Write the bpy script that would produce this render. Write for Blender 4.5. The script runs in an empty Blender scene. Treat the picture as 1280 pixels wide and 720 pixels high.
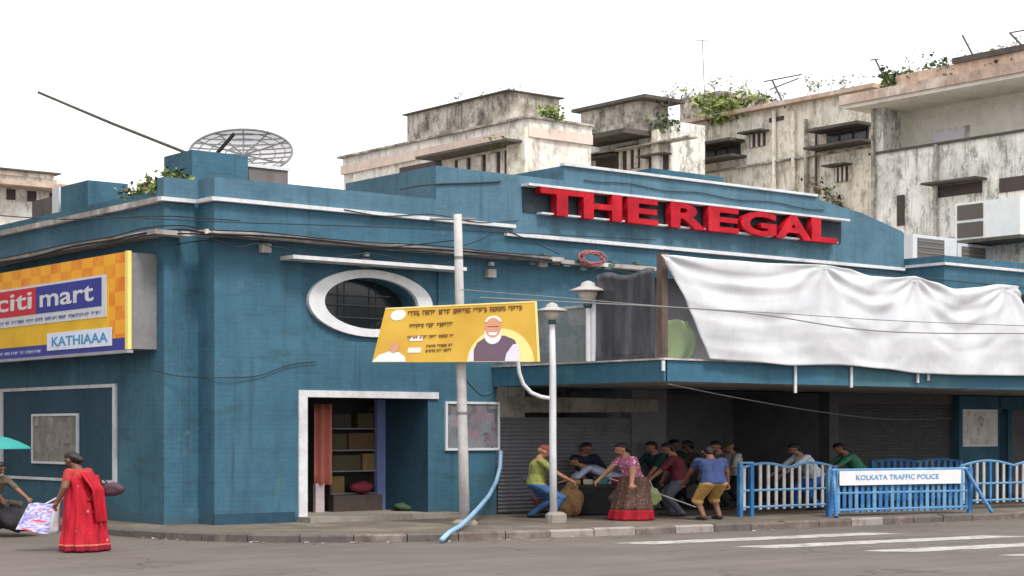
import bpy, bmesh, math, random
from mathutils import Vector, Matrix
random.seed(7)
R = math.radians
scene = bpy.context.scene

# ------------------------------------------------------------------ camera, sky, sun, exposure
# World frame: origin at the front corner of the cinema, +X along its front, +Y into the block, Z up.
YAW = math.atan2(2222.0, 2760.0)
FPX, HORIZON, EYE = 2222.0, 540.0, 1.95
EX = (math.cos(YAW), math.sin(YAW)); EY = (-math.sin(YAW), math.cos(YAW))
_d0 = FPX * 1.8 / 115.0; _x0 = (268 - 640) / FPX * _d0
CAM = Vector((-(_x0 * EX[0] + _d0 * EX[1]), -(_x0 * EY[0] + _d0 * EY[1]), EYE))
cam_data = bpy.data.cameras.new('camera')
cam = bpy.data.objects.new('camera', cam_data); scene.collection.objects.link(cam)
cam.location = CAM; cam.rotation_euler = (R(90), 0, -YAW)
cam_data.sensor_width = 36.0; cam_data.lens = 36.0 * FPX / 1280.0
cam_data.shift_y = (HORIZON - 360.0) / 1280.0
cam_data.clip_start = 0.5; cam_data.clip_end = 2000.0
scene.camera = cam

SUN_EL, SUN_AZ = 55.0, -97.0      # direction towards the sun: azimuth measured from +X
world = bpy.data.worlds.new('World'); scene.world = world; world.use_nodes = True
wn = world.node_tree.nodes; wl = world.node_tree.links; wn.clear()
sky = wn.new('ShaderNodeTexSky'); sky.sky_type = 'NISHITA'; sky.sun_disc = False
sky.sun_elevation = R(SUN_EL); sky.sun_rotation = R(90 - SUN_AZ); sky.dust_density = 4.0; sky.ozone_density = 1.0
hs = wn.new('ShaderNodeHueSaturation'); hs.inputs['Saturation'].default_value = 0.18; hs.inputs['Value'].default_value = 1.0
mixw = wn.new('ShaderNodeMix'); mixw.data_type = 'RGBA'; mixw.inputs[0].default_value = 0.75
mixw.inputs[7].default_value = (9.6, 9.75, 10.0, 1)     # even overcast cloud layer
bg = wn.new('ShaderNodeBackground'); bg.inputs['Strength'].default_value = 0.10
wo = wn.new('ShaderNodeOutputWorld')
wl.new(sky.outputs[0], hs.inputs['Color']); wl.new(hs.outputs[0], mixw.inputs[6])
wl.new(mixw.outputs[2], bg.inputs['Color']); wl.new(bg.outputs[0], wo.inputs['Surface'])

sun_d = bpy.data.lights.new('sun', 'SUN'); sun_d.energy = 1.5; sun_d.angle = R(12); sun_d.color = (1.0, 0.965, 0.91)
sun = bpy.data.objects.new('sun', sun_d); scene.collection.objects.link(sun)
_sd = Vector((math.cos(R(SUN_EL)) * math.cos(R(SUN_AZ)), math.cos(R(SUN_EL)) * math.sin(R(SUN_AZ)), math.sin(R(SUN_EL))))
sun.rotation_euler = _sd.to_track_quat('Z', 'Y').to_euler(); sun.location = _sd * 60
vs = scene.view_settings; vs.view_transform = 'Standard'; vs.look = 'None'; vs.gamma = 1.0
vs.use_curve_mapping = False; vs.exposure = 0.85
scene.cycles.use_denoising = True
scene.cycles.max_bounces = 6; scene.cycles.transparent_max_bounces = 8

# ------------------------------------------------------------------ measuring helpers (photo measurement -> place in the world)
def ray(px, py):
    dx, dz = (px - 640.0) / FPX, (HORIZON - py) / FPX
    return Vector((dx * EX[0] + EX[1], dx * EY[0] + EY[1], dz))
def on_y(px, py, y):
    r = ray(px, py); return CAM + r * ((y - CAM.y) / r.y)
def on_x(px, py, x):
    r = ray(px, py); return CAM + r * ((x - CAM.x) / r.x)
def on_z(px, py, z):
    r = ray(px, py); return CAM + r * ((z - CAM.z) / r.z)
def U(px, y=0.0): return on_y(px, 500, y).x          # X of a picture column on a plane parallel to the front
def V(px, x): return on_x(px, 500, x).y              # Y of a picture column on a plane parallel to the side
def ZY(px, py, y=0.0): return on_y(px, py, y).z
def ZX(px, py, x): return on_x(px, py, x).z
RIGHT = Vector((math.cos(YAW), -math.sin(YAW), 0)); AWAY = Vector((math.sin(YAW), math.cos(YAW), 0))

# ------------------------------------------------------------------ object helpers
COL = scene.collection
def tag(o, label=None, cat=None, group=None, kind=None):
    if label: o['label'] = label
    if cat: o['category'] = cat
    if group: o['group'] = group
    if kind: o['kind'] = kind
    return o
def thing(name, label, cat, loc=(0, 0, 0), rz=0.0, group=None):
    o = bpy.data.objects.new(name, None); COL.objects.link(o); o.empty_display_size = 0.2
    o.location = loc; o.rotation_euler = (0, 0, rz)
    return tag(o, label, cat, group)
class MB:
    """collects faces, then becomes one mesh object"""
    def __init__(s): s.v = []; s.f = []; s.m = []; s.mi = 0
    def face(s, pts, mi=None):
        b = len(s.v); s.v += [tuple(p) for p in pts]; s.f.append(tuple(range(b, b + len(pts)))); s.m.append(s.mi if mi is None else mi)
    def box(s, x0, x1, y0, y1, z0, z1, mi=None):
        b = len(s.v)
        s.v += [(x0, y0, z0), (x1, y0, z0), (x1, y1, z0), (x0, y1, z0), (x0, y0, z1), (x1, y0, z1), (x1, y1, z1), (x0, y1, z1)]
        for q in ((0, 3, 2, 1), (4, 5, 6, 7), (0, 1, 5, 4), (1, 2, 6, 5), (2, 3, 7, 6), (3, 0, 4, 7)):
            s.f.append(tuple(b + i for i in q)); s.m.append(s.mi if mi is None else mi)
        return s
    def prism(s, poly, vec, mi=None):
        """poly: list of 3D points (flat), extruded along vec"""
        n = len(poly); b = len(s.v); vec = Vector(vec)
        s.v += [tuple(p) for p in poly] + [tuple(Vector(p) + vec) for p in poly]
        m = s.mi if mi is None else mi
        s.f.append(tuple(range(b, b + n))); s.m.append(m)
        s.f.append(tuple(range(b + 2 * n - 1, b + n - 1, -1))); s.m.append(m)
        for i in range(n):
            j = (i + 1) % n; s.f.append((b + i, b + n + i, b + n + j, b + j)); s.m.append(m)
        return s
    def tube(s, pts, r, n=6, mi=None, cap=True):
        pts = [Vector(p) for p in pts]; rs = r if isinstance(r, (list, tuple)) else [r] * len(pts)
        b = len(s.v); up = None
        for i, p in enumerate(pts):
            d = (pts[min(i + 1, len(pts) - 1)] - pts[max(i - 1, 0)]).normalized()
            if up is None:
                up = d.orthogonal().normalized()
            else:
                up = (up - d * up.dot(d)); up = up.normalized() if up.length > 1e-5 else d.orthogonal().normalized()
            w = d.cross(up)
            for k in range(n):
                a = 2 * math.pi * k / n; s.v.append(tuple(p + (up * math.cos(a) + w * math.sin(a)) * rs[i]))
        m = s.mi if mi is None else mi
        for i in range(len(pts) - 1):
            for k in range(n):
                k2 = (k + 1) % n
                s.f.append((b + i * n + k, b + i * n + k2, b + (i + 1) * n + k2, b + (i + 1) * n + k)); s.m.append(m)
        if cap:
            s.f.append(tuple(b + k for k in range(n - 1, -1, -1))); s.m.append(m)
            e = b + (len(pts) - 1) * n; s.f.append(tuple(e + k for k in range(n))); s.m.append(m)
        return s
    def lathe(s, prof, c=(0, 0, 0), n=16, mi=None):
        b = len(s.v); m = s.mi if mi is None else mi
        for r_, z in prof:
            for k in range(n):
                a = 2 * math.pi * k / n; s.v.append((c[0] + r_ * math.cos(a), c[1] + r_ * math.sin(a), c[2] + z))
        for i in range(len(prof) - 1):
            for k in range(n):
                k2 = (k + 1) % n
                s.f.append((b + i * n + k, b + i * n + k2, b + (i + 1) * n + k2, b + (i + 1) * n + k)); s.m.append(m)
        s.f.append(tuple(b + k for k in range(n - 1, -1, -1))); s.m.append(m)
        e = b + (len(prof) - 1) * n; s.f.append(tuple(e + k for k in range(n))); s.m.append(m)
        return s
    def grid(s, fn, nu, nv, mi=None):
        b = len(s.v); m = s.mi if mi is None else mi
        for j in range(nv + 1):
            for i in range(nu + 1): s.v.append(tuple(fn(i / nu, j / nv)))
        w = nu + 1
        for j in range(nv):
            for i in range(nu):
                s.f.append((b + j * w + i, b + j * w + i + 1, b + (j + 1) * w + i + 1, b + (j + 1) * w + i)); s.m.append(m)
        return s
    def build(s, name, mats, parent=None, smooth=False, fix=True):
        me = bpy.data.meshes.new(name)
        me.from_pydata(s.v, [], s.f)
        mats = mats if isinstance(mats, (list, tuple)) else [mats]
        for m in mats: me.materials.append(m)
        me.polygons.foreach_set('material_index', s.m)
        if smooth: me.polygons.foreach_set('use_smooth', [True] * len(s.f))
        me.update()
        if fix:
            bm = bmesh.new(); bm.from_mesh(me); bmesh.ops.recalc_face_normals(bm, faces=bm.faces); bm.to_mesh(me); bm.free()
        o = bpy.data.objects.new(name, me); COL.objects.link(o)
        if parent: o.parent = parent
        return o
def part(name, mat, parent, *boxes):
    b = MB()
    for q in boxes: b.box(*q)
    return b.build(name, mat, parent)
def share(o, parent, loc=(0, 0, 0), rot=None, scale=None, name=None):
    """another object with the same mesh data"""
    c = o.copy(); COL.objects.link(c); c.parent = parent; c.location = loc
    if rot: c.rotation_euler = rot
    if scale: c.scale = scale
    return c
def solid(o, t, off=0.0):
    m = o.modifiers.new('thickness', 'SOLIDIFY'); m.thickness = t; m.offset = off
    return o
def text_mesh(s, bold=0.0, depth=0.02, space=1.0):
    cu = bpy.data.curves.new('lettering', 'FONT'); cu.body = s; cu.size = 1.0; cu.extrude = depth; cu.offset = bold
    cu.resolution_u = 3; cu.space_character = space
    t = bpy.data.objects.new('tmp', cu); COL.objects.link(t)
    dg = bpy.context.evaluated_depsgraph_get(); me = bpy.data.meshes.new_from_object(t.evaluated_get(dg))
    bpy.data.objects.remove(t); bpy.data.curves.remove(cu)
    return me
def lettering(name, s, mat, parent, origin, right, up, w, h, bold=0.0, depth=0.01, space=1.0):
    """text fitted into a w x h rectangle whose lower left corner is origin (parent's space)"""
    me = text_mesh(s, bold, 0.5, space); xs = [v.co.x for v in me.vertices]; ys = [v.co.y for v in me.vertices]
    x0, x1, y0, y1 = min(xs), max(xs), min(ys), max(ys)
    right = Vector(right).normalized(); up = Vector(up).normalized(); nrm = right.cross(up); origin = Vector(origin)
    for v in me.vertices:
        v.co = origin + right * ((v.co.x - x0) / (x1 - x0) * w) + up * ((v.co.y - y0) / (y1 - y0) * h) + nrm * (v.co.z * depth)
    me.materials.clear(); me.materials.append(mat); me.name = name
    o = bpy.data.objects.new(name, me); COL.objects.link(o); o.parent = parent
    return o
def letters(s, mat, parent, origin, right, up, w, h, bold=0.0, depth=0.01):
    """a word whose letters are parts of their own, fitted into w x h"""
    def ext(q, ax): me = text_mesh(q, bold, .1); v = [p.co[ax] for p in me.vertices]; bpy.data.meshes.remove(me); return min(v), max(v)
    x0, x1 = ext(s, 0); y0, y1 = ext(s, 1); right = Vector(right).normalized(); up = Vector(up).normalized(); o = Vector(origin)
    for i, ch in enumerate(s):
        if ch == ' ': continue
        e1 = ext(s[:i + 1], 0)[1]; c0, c1 = ext(ch, 0); d0, d1 = ext(ch, 1)
        lettering('letter', ch, mat, parent, o + right * ((e1 - (c1 - c0) - x0) / (x1 - x0) * w) + up * ((d0 - y0) / (y1 - y0) * h), right, up, (c1 - c0) / (x1 - x0) * w, (d1 - d0) / (y1 - y0) * h, bold, depth)
def glyph_row(mb, origin, right, up, w, h, rnd, headline=True, mi=None, words=None):
    """a row of small unreadable print: words of short strokes (hanging from a bar where the script has one)"""
    right = Vector(right).normalized(); up = Vector(up).normalized(); nrm = right.cross(up); o = Vector(origin)
    def rect(a, b, c, d):
        mb.face([o + right * a + up * c + nrm * .006, o + right * b + up * c + nrm * .006, o + right * b + up * d + nrm * .006, o + right * a + up * d + nrm * .006], mi)
    x = 0.0
    while x < w - h * 0.5:
        ww = min(rnd.uniform(1.6, 4.2) * h, w - x)
        if headline: rect(x, x + ww, h * .78, h)
        k = x + h * .08
        while k < x + ww - h * .3:
            c = rnd.random(); sw = h * rnd.uniform(.14, .2)
            rect(k, k + sw, 0 if c < .7 else h * .3, h * .78)
            if c < .6: rect(k + sw, k + sw + h * .3, h * rnd.uniform(.05, .5), h * rnd.uniform(.52, .7))
            k += h * rnd.uniform(.42, .62)
        x += ww + h * rnd.uniform(.35, .6)

# ------------------------------------------------------------------ materials
def lin(c):
    return tuple(((x / 255.0) / 12.92 if x / 255.0 <= 0.04045 else ((x / 255.0 + 0.055) / 1.055) ** 2.4) for x in c) + (1.0,)
LIN = lin
class NT:
    def __init__(s, name, rough=0.8, metal=0.0, spec=0.4):
        s.mat = bpy.data.materials.new(name); s.mat.use_nodes = True; s.t = s.mat.node_tree; s.n = s.t.nodes; s.l = s.t.links
        s.b = s.n['Principled BSDF']; s.b.inputs['Roughness'].default_value = rough; s.b.inputs['Metallic'].default_value = metal
        s.b.inputs['Specular IOR Level'].default_value = spec
    def pos(s, scale=(1, 1, 1), obj=False):
        if obj: src = s.n.new('ShaderNodeTexCoord').outputs['Object']
        else: src = s.n.new('ShaderNodeNewGeometry').outputs['Position']
        mp = s.n.new('ShaderNodeMapping'); mp.inputs['Scale'].default_value = scale; s.l.new(src, mp.inputs['Vector']); return mp.outputs[0]
    def noise(s, vec, scale, detail=4, rough=0.6):
        q = s.n.new('ShaderNodeTexNoise'); q.inputs['Scale'].default_value = scale; q.inputs['Detail'].default_value = detail
        q.inputs['Roughness'].default_value = rough; s.l.new(vec, q.inputs['Vector']); return q.outputs['Fac']
    def ramp(s, fac, stops):
        q = s.n.new('ShaderNodeValToRGB'); e = q.color_ramp.elements
        while len(e) < len(stops): e.new(0.5)
        for i, (p, c) in enumerate(stops):
            e[i].position = p; e[i].color = c if len(c) == 4 else tuple(c) + (1,)
        s.l.new(fac, q.inputs[0]); return q.outputs[0]
    def mix(s, fac, a, b, mode='MIX'):
        q = s.n.new('ShaderNodeMix'); q.data_type = 'RGBA'; q.blend_type = mode
        for i, x in ((0, fac), (6, a), (7, b)):
            if hasattr(x, 'is_linked') or hasattr(x, 'links'): s.l.new(x, q.inputs[i])
            else: q.inputs[i].default_value = x
        return q.outputs[2]
    def math(s, op, a, b=0.0):
        q = s.n.new('ShaderNodeMath'); q.operation = op
        for i, x in ((0, a), (1, b)):
            if hasattr(x, 'links'): s.l.new(x, q.inputs[i])
            else: q.inputs[i].default_value = x
        return q.outputs[0]
    def bump(s, h, strength=0.3, dist=0.02):
        q = s.n.new('ShaderNodeBump'); q.inputs['Strength'].default_value = strength; q.inputs['Distance'].default_value = dist
        s.l.new(h, q.inputs['Height']); s.l.new(q.outputs[0], s.b.inputs['Normal'])
    def color(s, c):
        if hasattr(c, 'links'): s.l.new(c, s.b.inputs['Base Color'])
        else: s.b.inputs['Base Color'].default_value = c
        return s.mat
G0 = (0, 0, 0, 1); G1 = (1, 1, 1, 1)
def plain(name, c, rough=0.7, var=0.25, scale=3.0, metal=0.0, spec=0.4, obj=False):
    t = NT(name, rough, metal, spec); base = lin(c)
    dark = tuple(x * (1 - var) for x in base[:3]) + (1,); light = tuple(min(1, x * (1 + var * .5)) for x in base[:3]) + (1,)
    f = t.noise(t.pos(obj=obj), scale, 5, .65)
    return t.color(t.ramp(f, [(.3, dark), (.5, base), (.72, light)]))
def weathered(name, c, grime, amount=0.5, streak=0.5, patch=None, rough=0.9, sc=1.0, bump=.25, mould=0.0):
    """old plaster: base colour, vertical grime runs, mottled damp patches"""
    t = NT(name, rough, 0, .2); base = lin(c); g = lin(grime)
    p = t.pos(); ps = t.pos((1, 1, .12))
    n1 = t.noise(ps, 1.6 * sc, 6, .7); n2 = t.noise(p, .8 * sc, 8, .72); n3 = t.noise(p, 6 * sc, 6, .7)
    col = t.mix(t.ramp(n3, [(.35, G0), (.75, G1)]), base, tuple(x * .8 for x in base[:3]) + (1,))
    if patch: col = t.mix(t.ramp(t.noise(p, .5 * sc, 5, .6), [(.5, G0), (.62, G1)]), col, lin(patch))
    a = t.math('MULTIPLY', t.ramp(n2, [(.48, G0), (.66, G1)]), amount)
    col = t.mix(a, col, g)
    a2 = t.math('MULTIPLY', t.ramp(n1, [(.52, G0), (.72, G1)]), streak)
    col = t.mix(a2, col, tuple(x * .9 for x in g[:3]) + (1,))
    if mould:
        m1 = t.noise(t.pos((1, 1, .55)), 1.5 * sc, 10, .78); m2 = t.noise(t.pos((1.6, 1.6, .1)), 2.2 * sc, 8, .75)
        col = t.mix(t.math('MULTIPLY', t.ramp(m1, [(.5, G0), (.6, G1)]), mould), col, tuple(x * .62 for x in g[:3]) + (1,))
        col = t.mix(t.math('MULTIPLY', t.ramp(m2, [(.55, G0), (.66, G1)]), mould * .8), col, tuple(x * .5 for x in g[:3]) + (1,))
    t.bump(n3, bump, .03)
    return t.color(col)

def blue_wall(name='blue_painted_brick', k=(.80, .815, .805), brick=.32):
    def lin(c): return LIN((c[0] * k[0], c[1] * k[1], c[2] * k[2]))
    t = NT(name, .75, 0, .35)
    p = t.pos(); sx = t.n.new('ShaderNodeSeparateXYZ'); t.l.new(p, sx.inputs[0])
    cx = t.n.new('ShaderNodeCombineXYZ'); t.l.new(t.math('ADD', sx.outputs[0], sx.outputs[1]), cx.inputs[0]); t.l.new(sx.outputs[2], cx.inputs[1])
    br = t.n.new('ShaderNodeTexBrick'); br.inputs['Scale'].default_value = 1.0; br.inputs['Brick Width'].default_value = .34
    br.inputs['Row Height'].default_value = .095; br.inputs['Mortar Size'].default_value = .008; br.inputs['Mortar Smooth'].default_value = .6
    br.inputs['Color1'].default_value = (1, 1, 1, 1); br.inputs['Color2'].default_value = (.9, .9, .9, 1); br.inputs['Mortar'].default_value = (.68, .68, .68, 1)
    t.l.new(cx.outputs[0], br.inputs['Vector'])
    base = lin((73, 121, 147))
    n1 = t.noise(p, .7, 6, .65); n2 = t.noise(t.pos((1, 1, .14)), 2.2, 6, .7); n3 = t.noise(p, 9, 4, .7)
    c = t.ramp(n1, [(.3, lin((60, 105, 130))), (.5, base), (.7, lin((84, 134, 160)))])
    c = t.mix(t.math('MULTIPLY', t.ramp(n2, [(.5, G0), (.72, G1)]), .38), c, lin((48, 84, 100)))
    c = t.mix(t.math('MULTIPLY', t.ramp(t.noise(t.pos((1, 1, .3)), 1.1, 8, .75), [(.6, G0), (.7, G1)]), .35), c, lin((104, 140, 136)))
    c = t.mix(t.math('MULTIPLY', t.ramp(n3, [(.68, G0), (.76, G1)]), .4), c, lin((128, 158, 168)))
    st1 = t.noise(t.pos((1.3, 1.3, .07)), 3.0, 8, .75); st2 = t.noise(t.pos((.5, .5, 1.8)), 2.0, 7, .75); pe = t.noise(p, 2.6, 10, .8)
    c = t.mix(t.math('MULTIPLY', t.ramp(st1, [(.53, G0), (.68, G1)]), .5), c, lin((40, 62, 74)))
    c = t.mix(t.math('MULTIPLY', t.ramp(st2, [(.53, G0), (.66, G1)]), .45), c, lin((52, 80, 84)))
    c = t.mix(t.math('MULTIPLY', t.ramp(pe, [(.595, G0), (.635, G1)]), .5), c, lin((116, 144, 152)))
    c = t.mix(t.math('MULTIPLY', t.ramp(t.noise(t.pos((1, 1, .6)), 1.7, 9, .8), [(.635, G0), (.66, G1)]), .45), c, lin((40, 60, 68)))
    # splashed dirt and worn paint along the foot of the wall
    low = t.ramp(t.math('ADD', sx.outputs[2], t.math('MULTIPLY', n1, 1.1)), [(.62, G1), (1.0, G0)])
    c = t.mix(t.math('MULTIPLY', low, .55), c, lin((86, 98, 100)))
    c = t.mix(brick, c, br.outputs['Color'], 'MULTIPLY')
    t.bump(t.math('ADD', t.math('MULTIPLY', br.outputs['Color'], .5), t.noise(p, 5, 8, .7)), .35, .03)
    return t.color(c)
M = {}
M['blue'] = blue_wall()
M['blue_faded'] = blue_wall('faded_blue_brick', (1.04, .91, .87), .2)
M['blue_trim'] = weathered('blue_trim_paint', (60, 102, 124), (42, 64, 72), .35, .35, (72, 112, 122), .7)
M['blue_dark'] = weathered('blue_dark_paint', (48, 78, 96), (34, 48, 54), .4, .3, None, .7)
M['white_ring'] = weathered('white_ring_paint', (224, 224, 226), (150, 148, 146), .25, .2, None, .7, 1.5)
M['white_trim'] = weathered('white_trim_paint', (214, 214, 216), (140, 138, 134), .4, .35, None, .7, 1.5)
M['grey_ledge'] = weathered('grey_ledge', (168, 160, 156), (92, 88, 86), .6, .3, (205, 198, 192), .85, 2.0)
M['concrete'] = weathered('concrete', (150, 142, 132), (96, 90, 84), .6, .3, None, .9, 2.0)
M['dark_inside'] = plain('dark_interior', (112, 112, 116), .9, .2, 2)
M['shutter'] = weathered('rolling_shutter_steel', (116, 116, 120), (84, 82, 82), .4, .4, None, .6, 2.0)
M['shutter_dark'] = weathered('dark_shutter_steel', (96, 96, 98), (70, 70, 70), .4, .4, None, .6, 2.0)
M['black'] = plain('black_plastic', (24, 24, 26), .55, .3, 6)
M['cable'] = plain('black_cable', (30, 30, 32), .6, .2, 6)
M['grey_cable'] = plain('grey_cable', (120, 118, 116), .6, .2, 6)
M['white_paint'] = plain('white_paint', (206, 207, 210), .5, .12, 5)
M['pole'] = weathered('pole_paint', (192, 188, 186), (128, 118, 112), .35, .5, None, .6, 3.0)
M['rust'] = weathered('rusty_steel', (110, 78, 62), (60, 44, 38), .6, .4, None, .8, 3.0)
M['red'] = weathered('red_letter_paint', (178, 16, 34), (112, 14, 28), .5, .5, (192, 30, 44), .55, 2.5)
M['glass'] = plain('dark_glass', (34, 40, 44), .15, .2, 2, spec=.6)
M['grey_metal'] = weathered('grey_sheet_metal', (132, 130, 130), (92, 90, 88), .4, .4, None, .5, 2.0)

# ================================================================== ground, pavement, markings
def road_mat():
    t = NT('dusty_asphalt', .9, 0, .25); p = t.pos()
    n1 = t.noise(p, .35, 6, .65); n2 = t.noise(p, 30, 4, .7); n3 = t.noise(t.pos((.12, 1, 1)), 1.2, 5, .65); n4 = t.noise(p, 2.5, 8, .7)
    c = t.ramp(n1, [(.3, lin((94, 87, 82))), (.55, lin((105, 97, 91))), (.75, lin((115, 106, 98)))])
    c = t.mix(t.math('MULTIPLY', t.ramp(n3, [(.5, G0), (.7, G1)]), .45), c, lin((80, 76, 73)))
    c = t.mix(t.math('MULTIPLY', t.ramp(n4, [(.58, G0), (.7, G1)]), .3), c, lin((120, 113, 105)))
    c = t.mix(.5, c, t.ramp(n2, [(.3, (.72, .72, .72, 1)), (.7, (1.15, 1.15, 1.15, 1))]), 'MULTIPLY')
    vo = t.n.new('ShaderNodeTexVoronoi'); vo.feature = 'DISTANCE_TO_EDGE'; vo.inputs['Scale'].default_value = .42
    wv = t.n.new('ShaderNodeTexNoise'); wv.inputs['Scale'].default_value = 1.3; wv.inputs['Detail'].default_value = 6; t.l.new(p, wv.inputs['Vector'])
    vm = t.n.new('ShaderNodeVectorMath'); vm.operation = 'MULTIPLY_ADD'; vm.inputs[1].default_value = (1.6, 1.6, 0); t.l.new(wv.outputs['Color'], vm.inputs[0]); t.l.new(p, vm.inputs[2]); t.l.new(vm.outputs[0], vo.inputs['Vector'])
    crack = t.math('MULTIPLY', t.ramp(vo.outputs['Distance'], [(.004, G1), (.018, G0)]), t.ramp(t.noise(p, .25, 3), [(.46, G0), (.56, G1)]))
    c = t.mix(t.math('MULTIPLY', crack, .55), c, lin((58, 54, 52)))
    c = t.mix(t.math('MULTIPLY', t.ramp(t.noise(p, .9, 7, .7), [(.6, G0), (.7, G1)]), .45), c, lin((66, 62, 60)))
    c = t.mix(t.math('MULTIPLY', t.ramp(t.noise(t.pos((.06, 1, 1)), 3.2, 5, .6), [(.55, G0), (.66, G1)]), .3), c, lin((126, 118, 110)))
    t.bump(n2, .5, .01)
    return t.color(c)
def paint_mat():
    t = NT('worn_road_paint', .8, 0, .3); p = t.pos(); n = t.noise(p, 3.0, 8, .75)
    return t.color(t.ramp(n, [(.38, lin((118, 113, 108))), (.5, lin((168, 164, 158))), (.7, lin((190, 187, 182)))]))
M['road'] = road_mat(); M['road_paint'] = paint_mat()
b = MB(); b.box(-260, 320, -260, 320, -.3, 0.0); o = b.build('road', M['road']); tag(o, 'grey dusty asphalt road in front of the cinema', 'road', kind='structure')

KERB = [(-2.25, 24.0), (-2.25, 9), (-2.22, 3), (-2.18, .6), (-2.1, -.8), (-1.9, -2.0), (-1.5, -3.0), (-.9, -3.75), (-.1, -4.35), (.8, -4.95), (1.8, -5.35), (3.2, -5.62), (5.0, -5.9), (7.6, -6.2), (10.7, -6.4), (16.9, -6.7), (28, -7.1), (45, -7.7)]
def resample(pts, step):
    out = [Vector(pts[0] + (0,))]; acc = 0.0
    for a, c in zip(pts[:-1], pts[1:]):
        a = Vector(a + (0,)); c = Vector(c + (0,)); L = (c - a).length; k = step - acc
        while k <= L:
            out.append(a + (c - a) * (k / L)); k += step
        acc = (L - (k - step))
    return out
M['pavement'] = weathered('pavement_concrete', (108, 99, 89), (76, 69, 62), .6, .0, (122, 114, 103), .92, 1.6)
pav = MB(); poly = [Vector((x + (.1 if i < 5 else 0), y + .12, .128)) for i, (x, y) in enumerate(KERB)] + [Vector((45, 30, .128)), Vector((-2, 30, .128))]
pav.prism(poly, (0, 0, -.25)); pavement = pav.build('pavement', M['pavement']); tag(pavement, 'worn concrete pavement round the cinema corner', 'pavement', kind='structure')
kmats = [weathered('kerb_white', (152, 143, 137), (98, 90, 84), .8, .2, None, .9, 3), weathered('kerb_grey', (100, 94, 90), (66, 60, 58), .6, .2, None, .9, 3), weathered('kerb_red_brown', (110, 98, 92), (76, 68, 64), .8, .2, (130, 120, 114), .9, 3)]
kp = resample(KERB, .95); rk = random.Random(3)
for i, (a, c) in enumerate(zip(kp[:-1], kp[1:])):
    if a.x > 24 or a.y > 12: continue
    d = (c - a); L = d.length - .02; d.normalize(); nrm = Vector((-d.y, d.x, 0)); w = .2; h = .145 + rk.uniform(-.012, .012)
    if a.x < -1 and a.y > 0: col_ = kmats[1]
    else: col_ = kmats[rk.choice([0, 0, 1, 2, 2])] if a.x > 1.0 else kmats[rk.choice([1, 1, 2])]
    q = a + nrm * rk.uniform(-.012, .012); e = q + d * L
    kb = MB(); lo = [q, e, e + nrm * w, q + nrm * w]
    up = [q + nrm * .02, e + nrm * .02, e + nrm * w, q + nrm * w]
    vv = [Vector((p.x, p.y, -.05)) for p in lo] + [Vector((p.x, p.y, h - .03)) for p in lo] + [Vector((p.x, p.y, h)) for p in [up[0] + nrm * .015, up[1] + nrm * .015, up[2], up[3]]]
    kb.v = [tuple(p) for p in vv]
    kb.f = [(0, 1, 5, 4), (1, 2, 6, 5), (2, 3, 7, 6), (3, 0, 4, 7), (4, 5, 9, 8), (5, 6, 10, 9), (6, 7, 11, 10), (7, 4, 8, 11), (8, 9, 10, 11), (3, 2, 1, 0)]; kb.m = [0] * 10
    kb.build('kerb_stone', col_, pavement)
for k, (x0, x1, y) in enumerate([(3.6, 9.6, -7.95), (4.5, 10.6, -9.95), (5.4, 11.6, -12.0), (6.3, 12.6, -14.05)]):
    mb = MB(); n = 14
    def ej(i, s): return math.sin(i * 2.1 + k) * .03 * s
    for i in range(n):
        xa, xb = x0 + (x1 - x0) * i / n, x0 + (x1 - x0) * (i + 1) / n
        sk = -.11
        mb.face([(xa + .35, y - .36 + sk * (xa - x0) + ej(i, 1), .005), (xb + .35, y - .36 + sk * (xb - x0) + ej(i + 1, 1), .005), (xb, y + .36 + sk * (xb - x0) + ej(i + 3, 1), .005), (xa, y + .36 + sk * (xa - x0) + ej(i + 2, 1), .005)])
    tag(mb.build('road_marking', M['road_paint']), 'worn white painted crossing bar on the asphalt', 'road marking', 'bars of the pedestrian crossing', 'structure')

# ================================================================== the blue cinema
cin = thing('cinema_building', 'blue painted corner cinema with stepped parapet, round window and deep balcony', 'building')
XW = U(205, .64)                # plane of the side wall
SB = .64                        # set-back of the corner pier
XE = 31.0                       # right end, outside the picture
DX0, DX1, DZ = U(383), U(535), 2.66          # doorway
WX0, WX1, WZ0, WZ1 = U(378), U(548), 3.82, 5.42   # recessed panel round the window
WCX, WCZ, WA, WB = U(464), 4.63, 1.56, .70
BX = 7.02; BY = -5.34; BZ0, BZ1 = 2.95, 3.37      # balcony
UX = U(1130); WYF = V(1180, U(1130))              # right wing

# --- walls
w = MB()
def fy(x0, x1, z0, z1, y=0.0): w.face([(x0, y, z0), (x1, y, z0), (x1, y, z1), (x0, y, z1)])
def fx(x, y0, y1, z0, z1): w.face([(x, y1, z0), (x, y0, z0), (x, y0, z1), (x, y1, z1)])
fy(0, DX0, 0.05, WZ0); fy(DX1, BX + .02, 0.05, WZ0); fy(DX0, DX1, DZ, WZ0)
fy(0, WX0, WZ0, WZ1); fy(WX1, BX + .02, WZ0, WZ1); fy(0, BX + .02, WZ1, 5.9)
rc = .05                        # panel round the window set back
for q in ((WX0, WZ0, WX1, WZ0), (WX0, WZ1, WX1, WZ1), (WX0, WZ0, WX0, WZ1), (WX1, WZ0, WX1, WZ1)):
    w.face([(q[0], 0, q[1]), (q[2], 0, q[3]), (q[2], rc, q[3]), (q[0], rc, q[1])])
N = 48
def ell(k, a, b_): t = 2 * math.pi * k / N; return WCX + a * math.cos(t), WCZ + b_ * math.sin(t)
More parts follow.
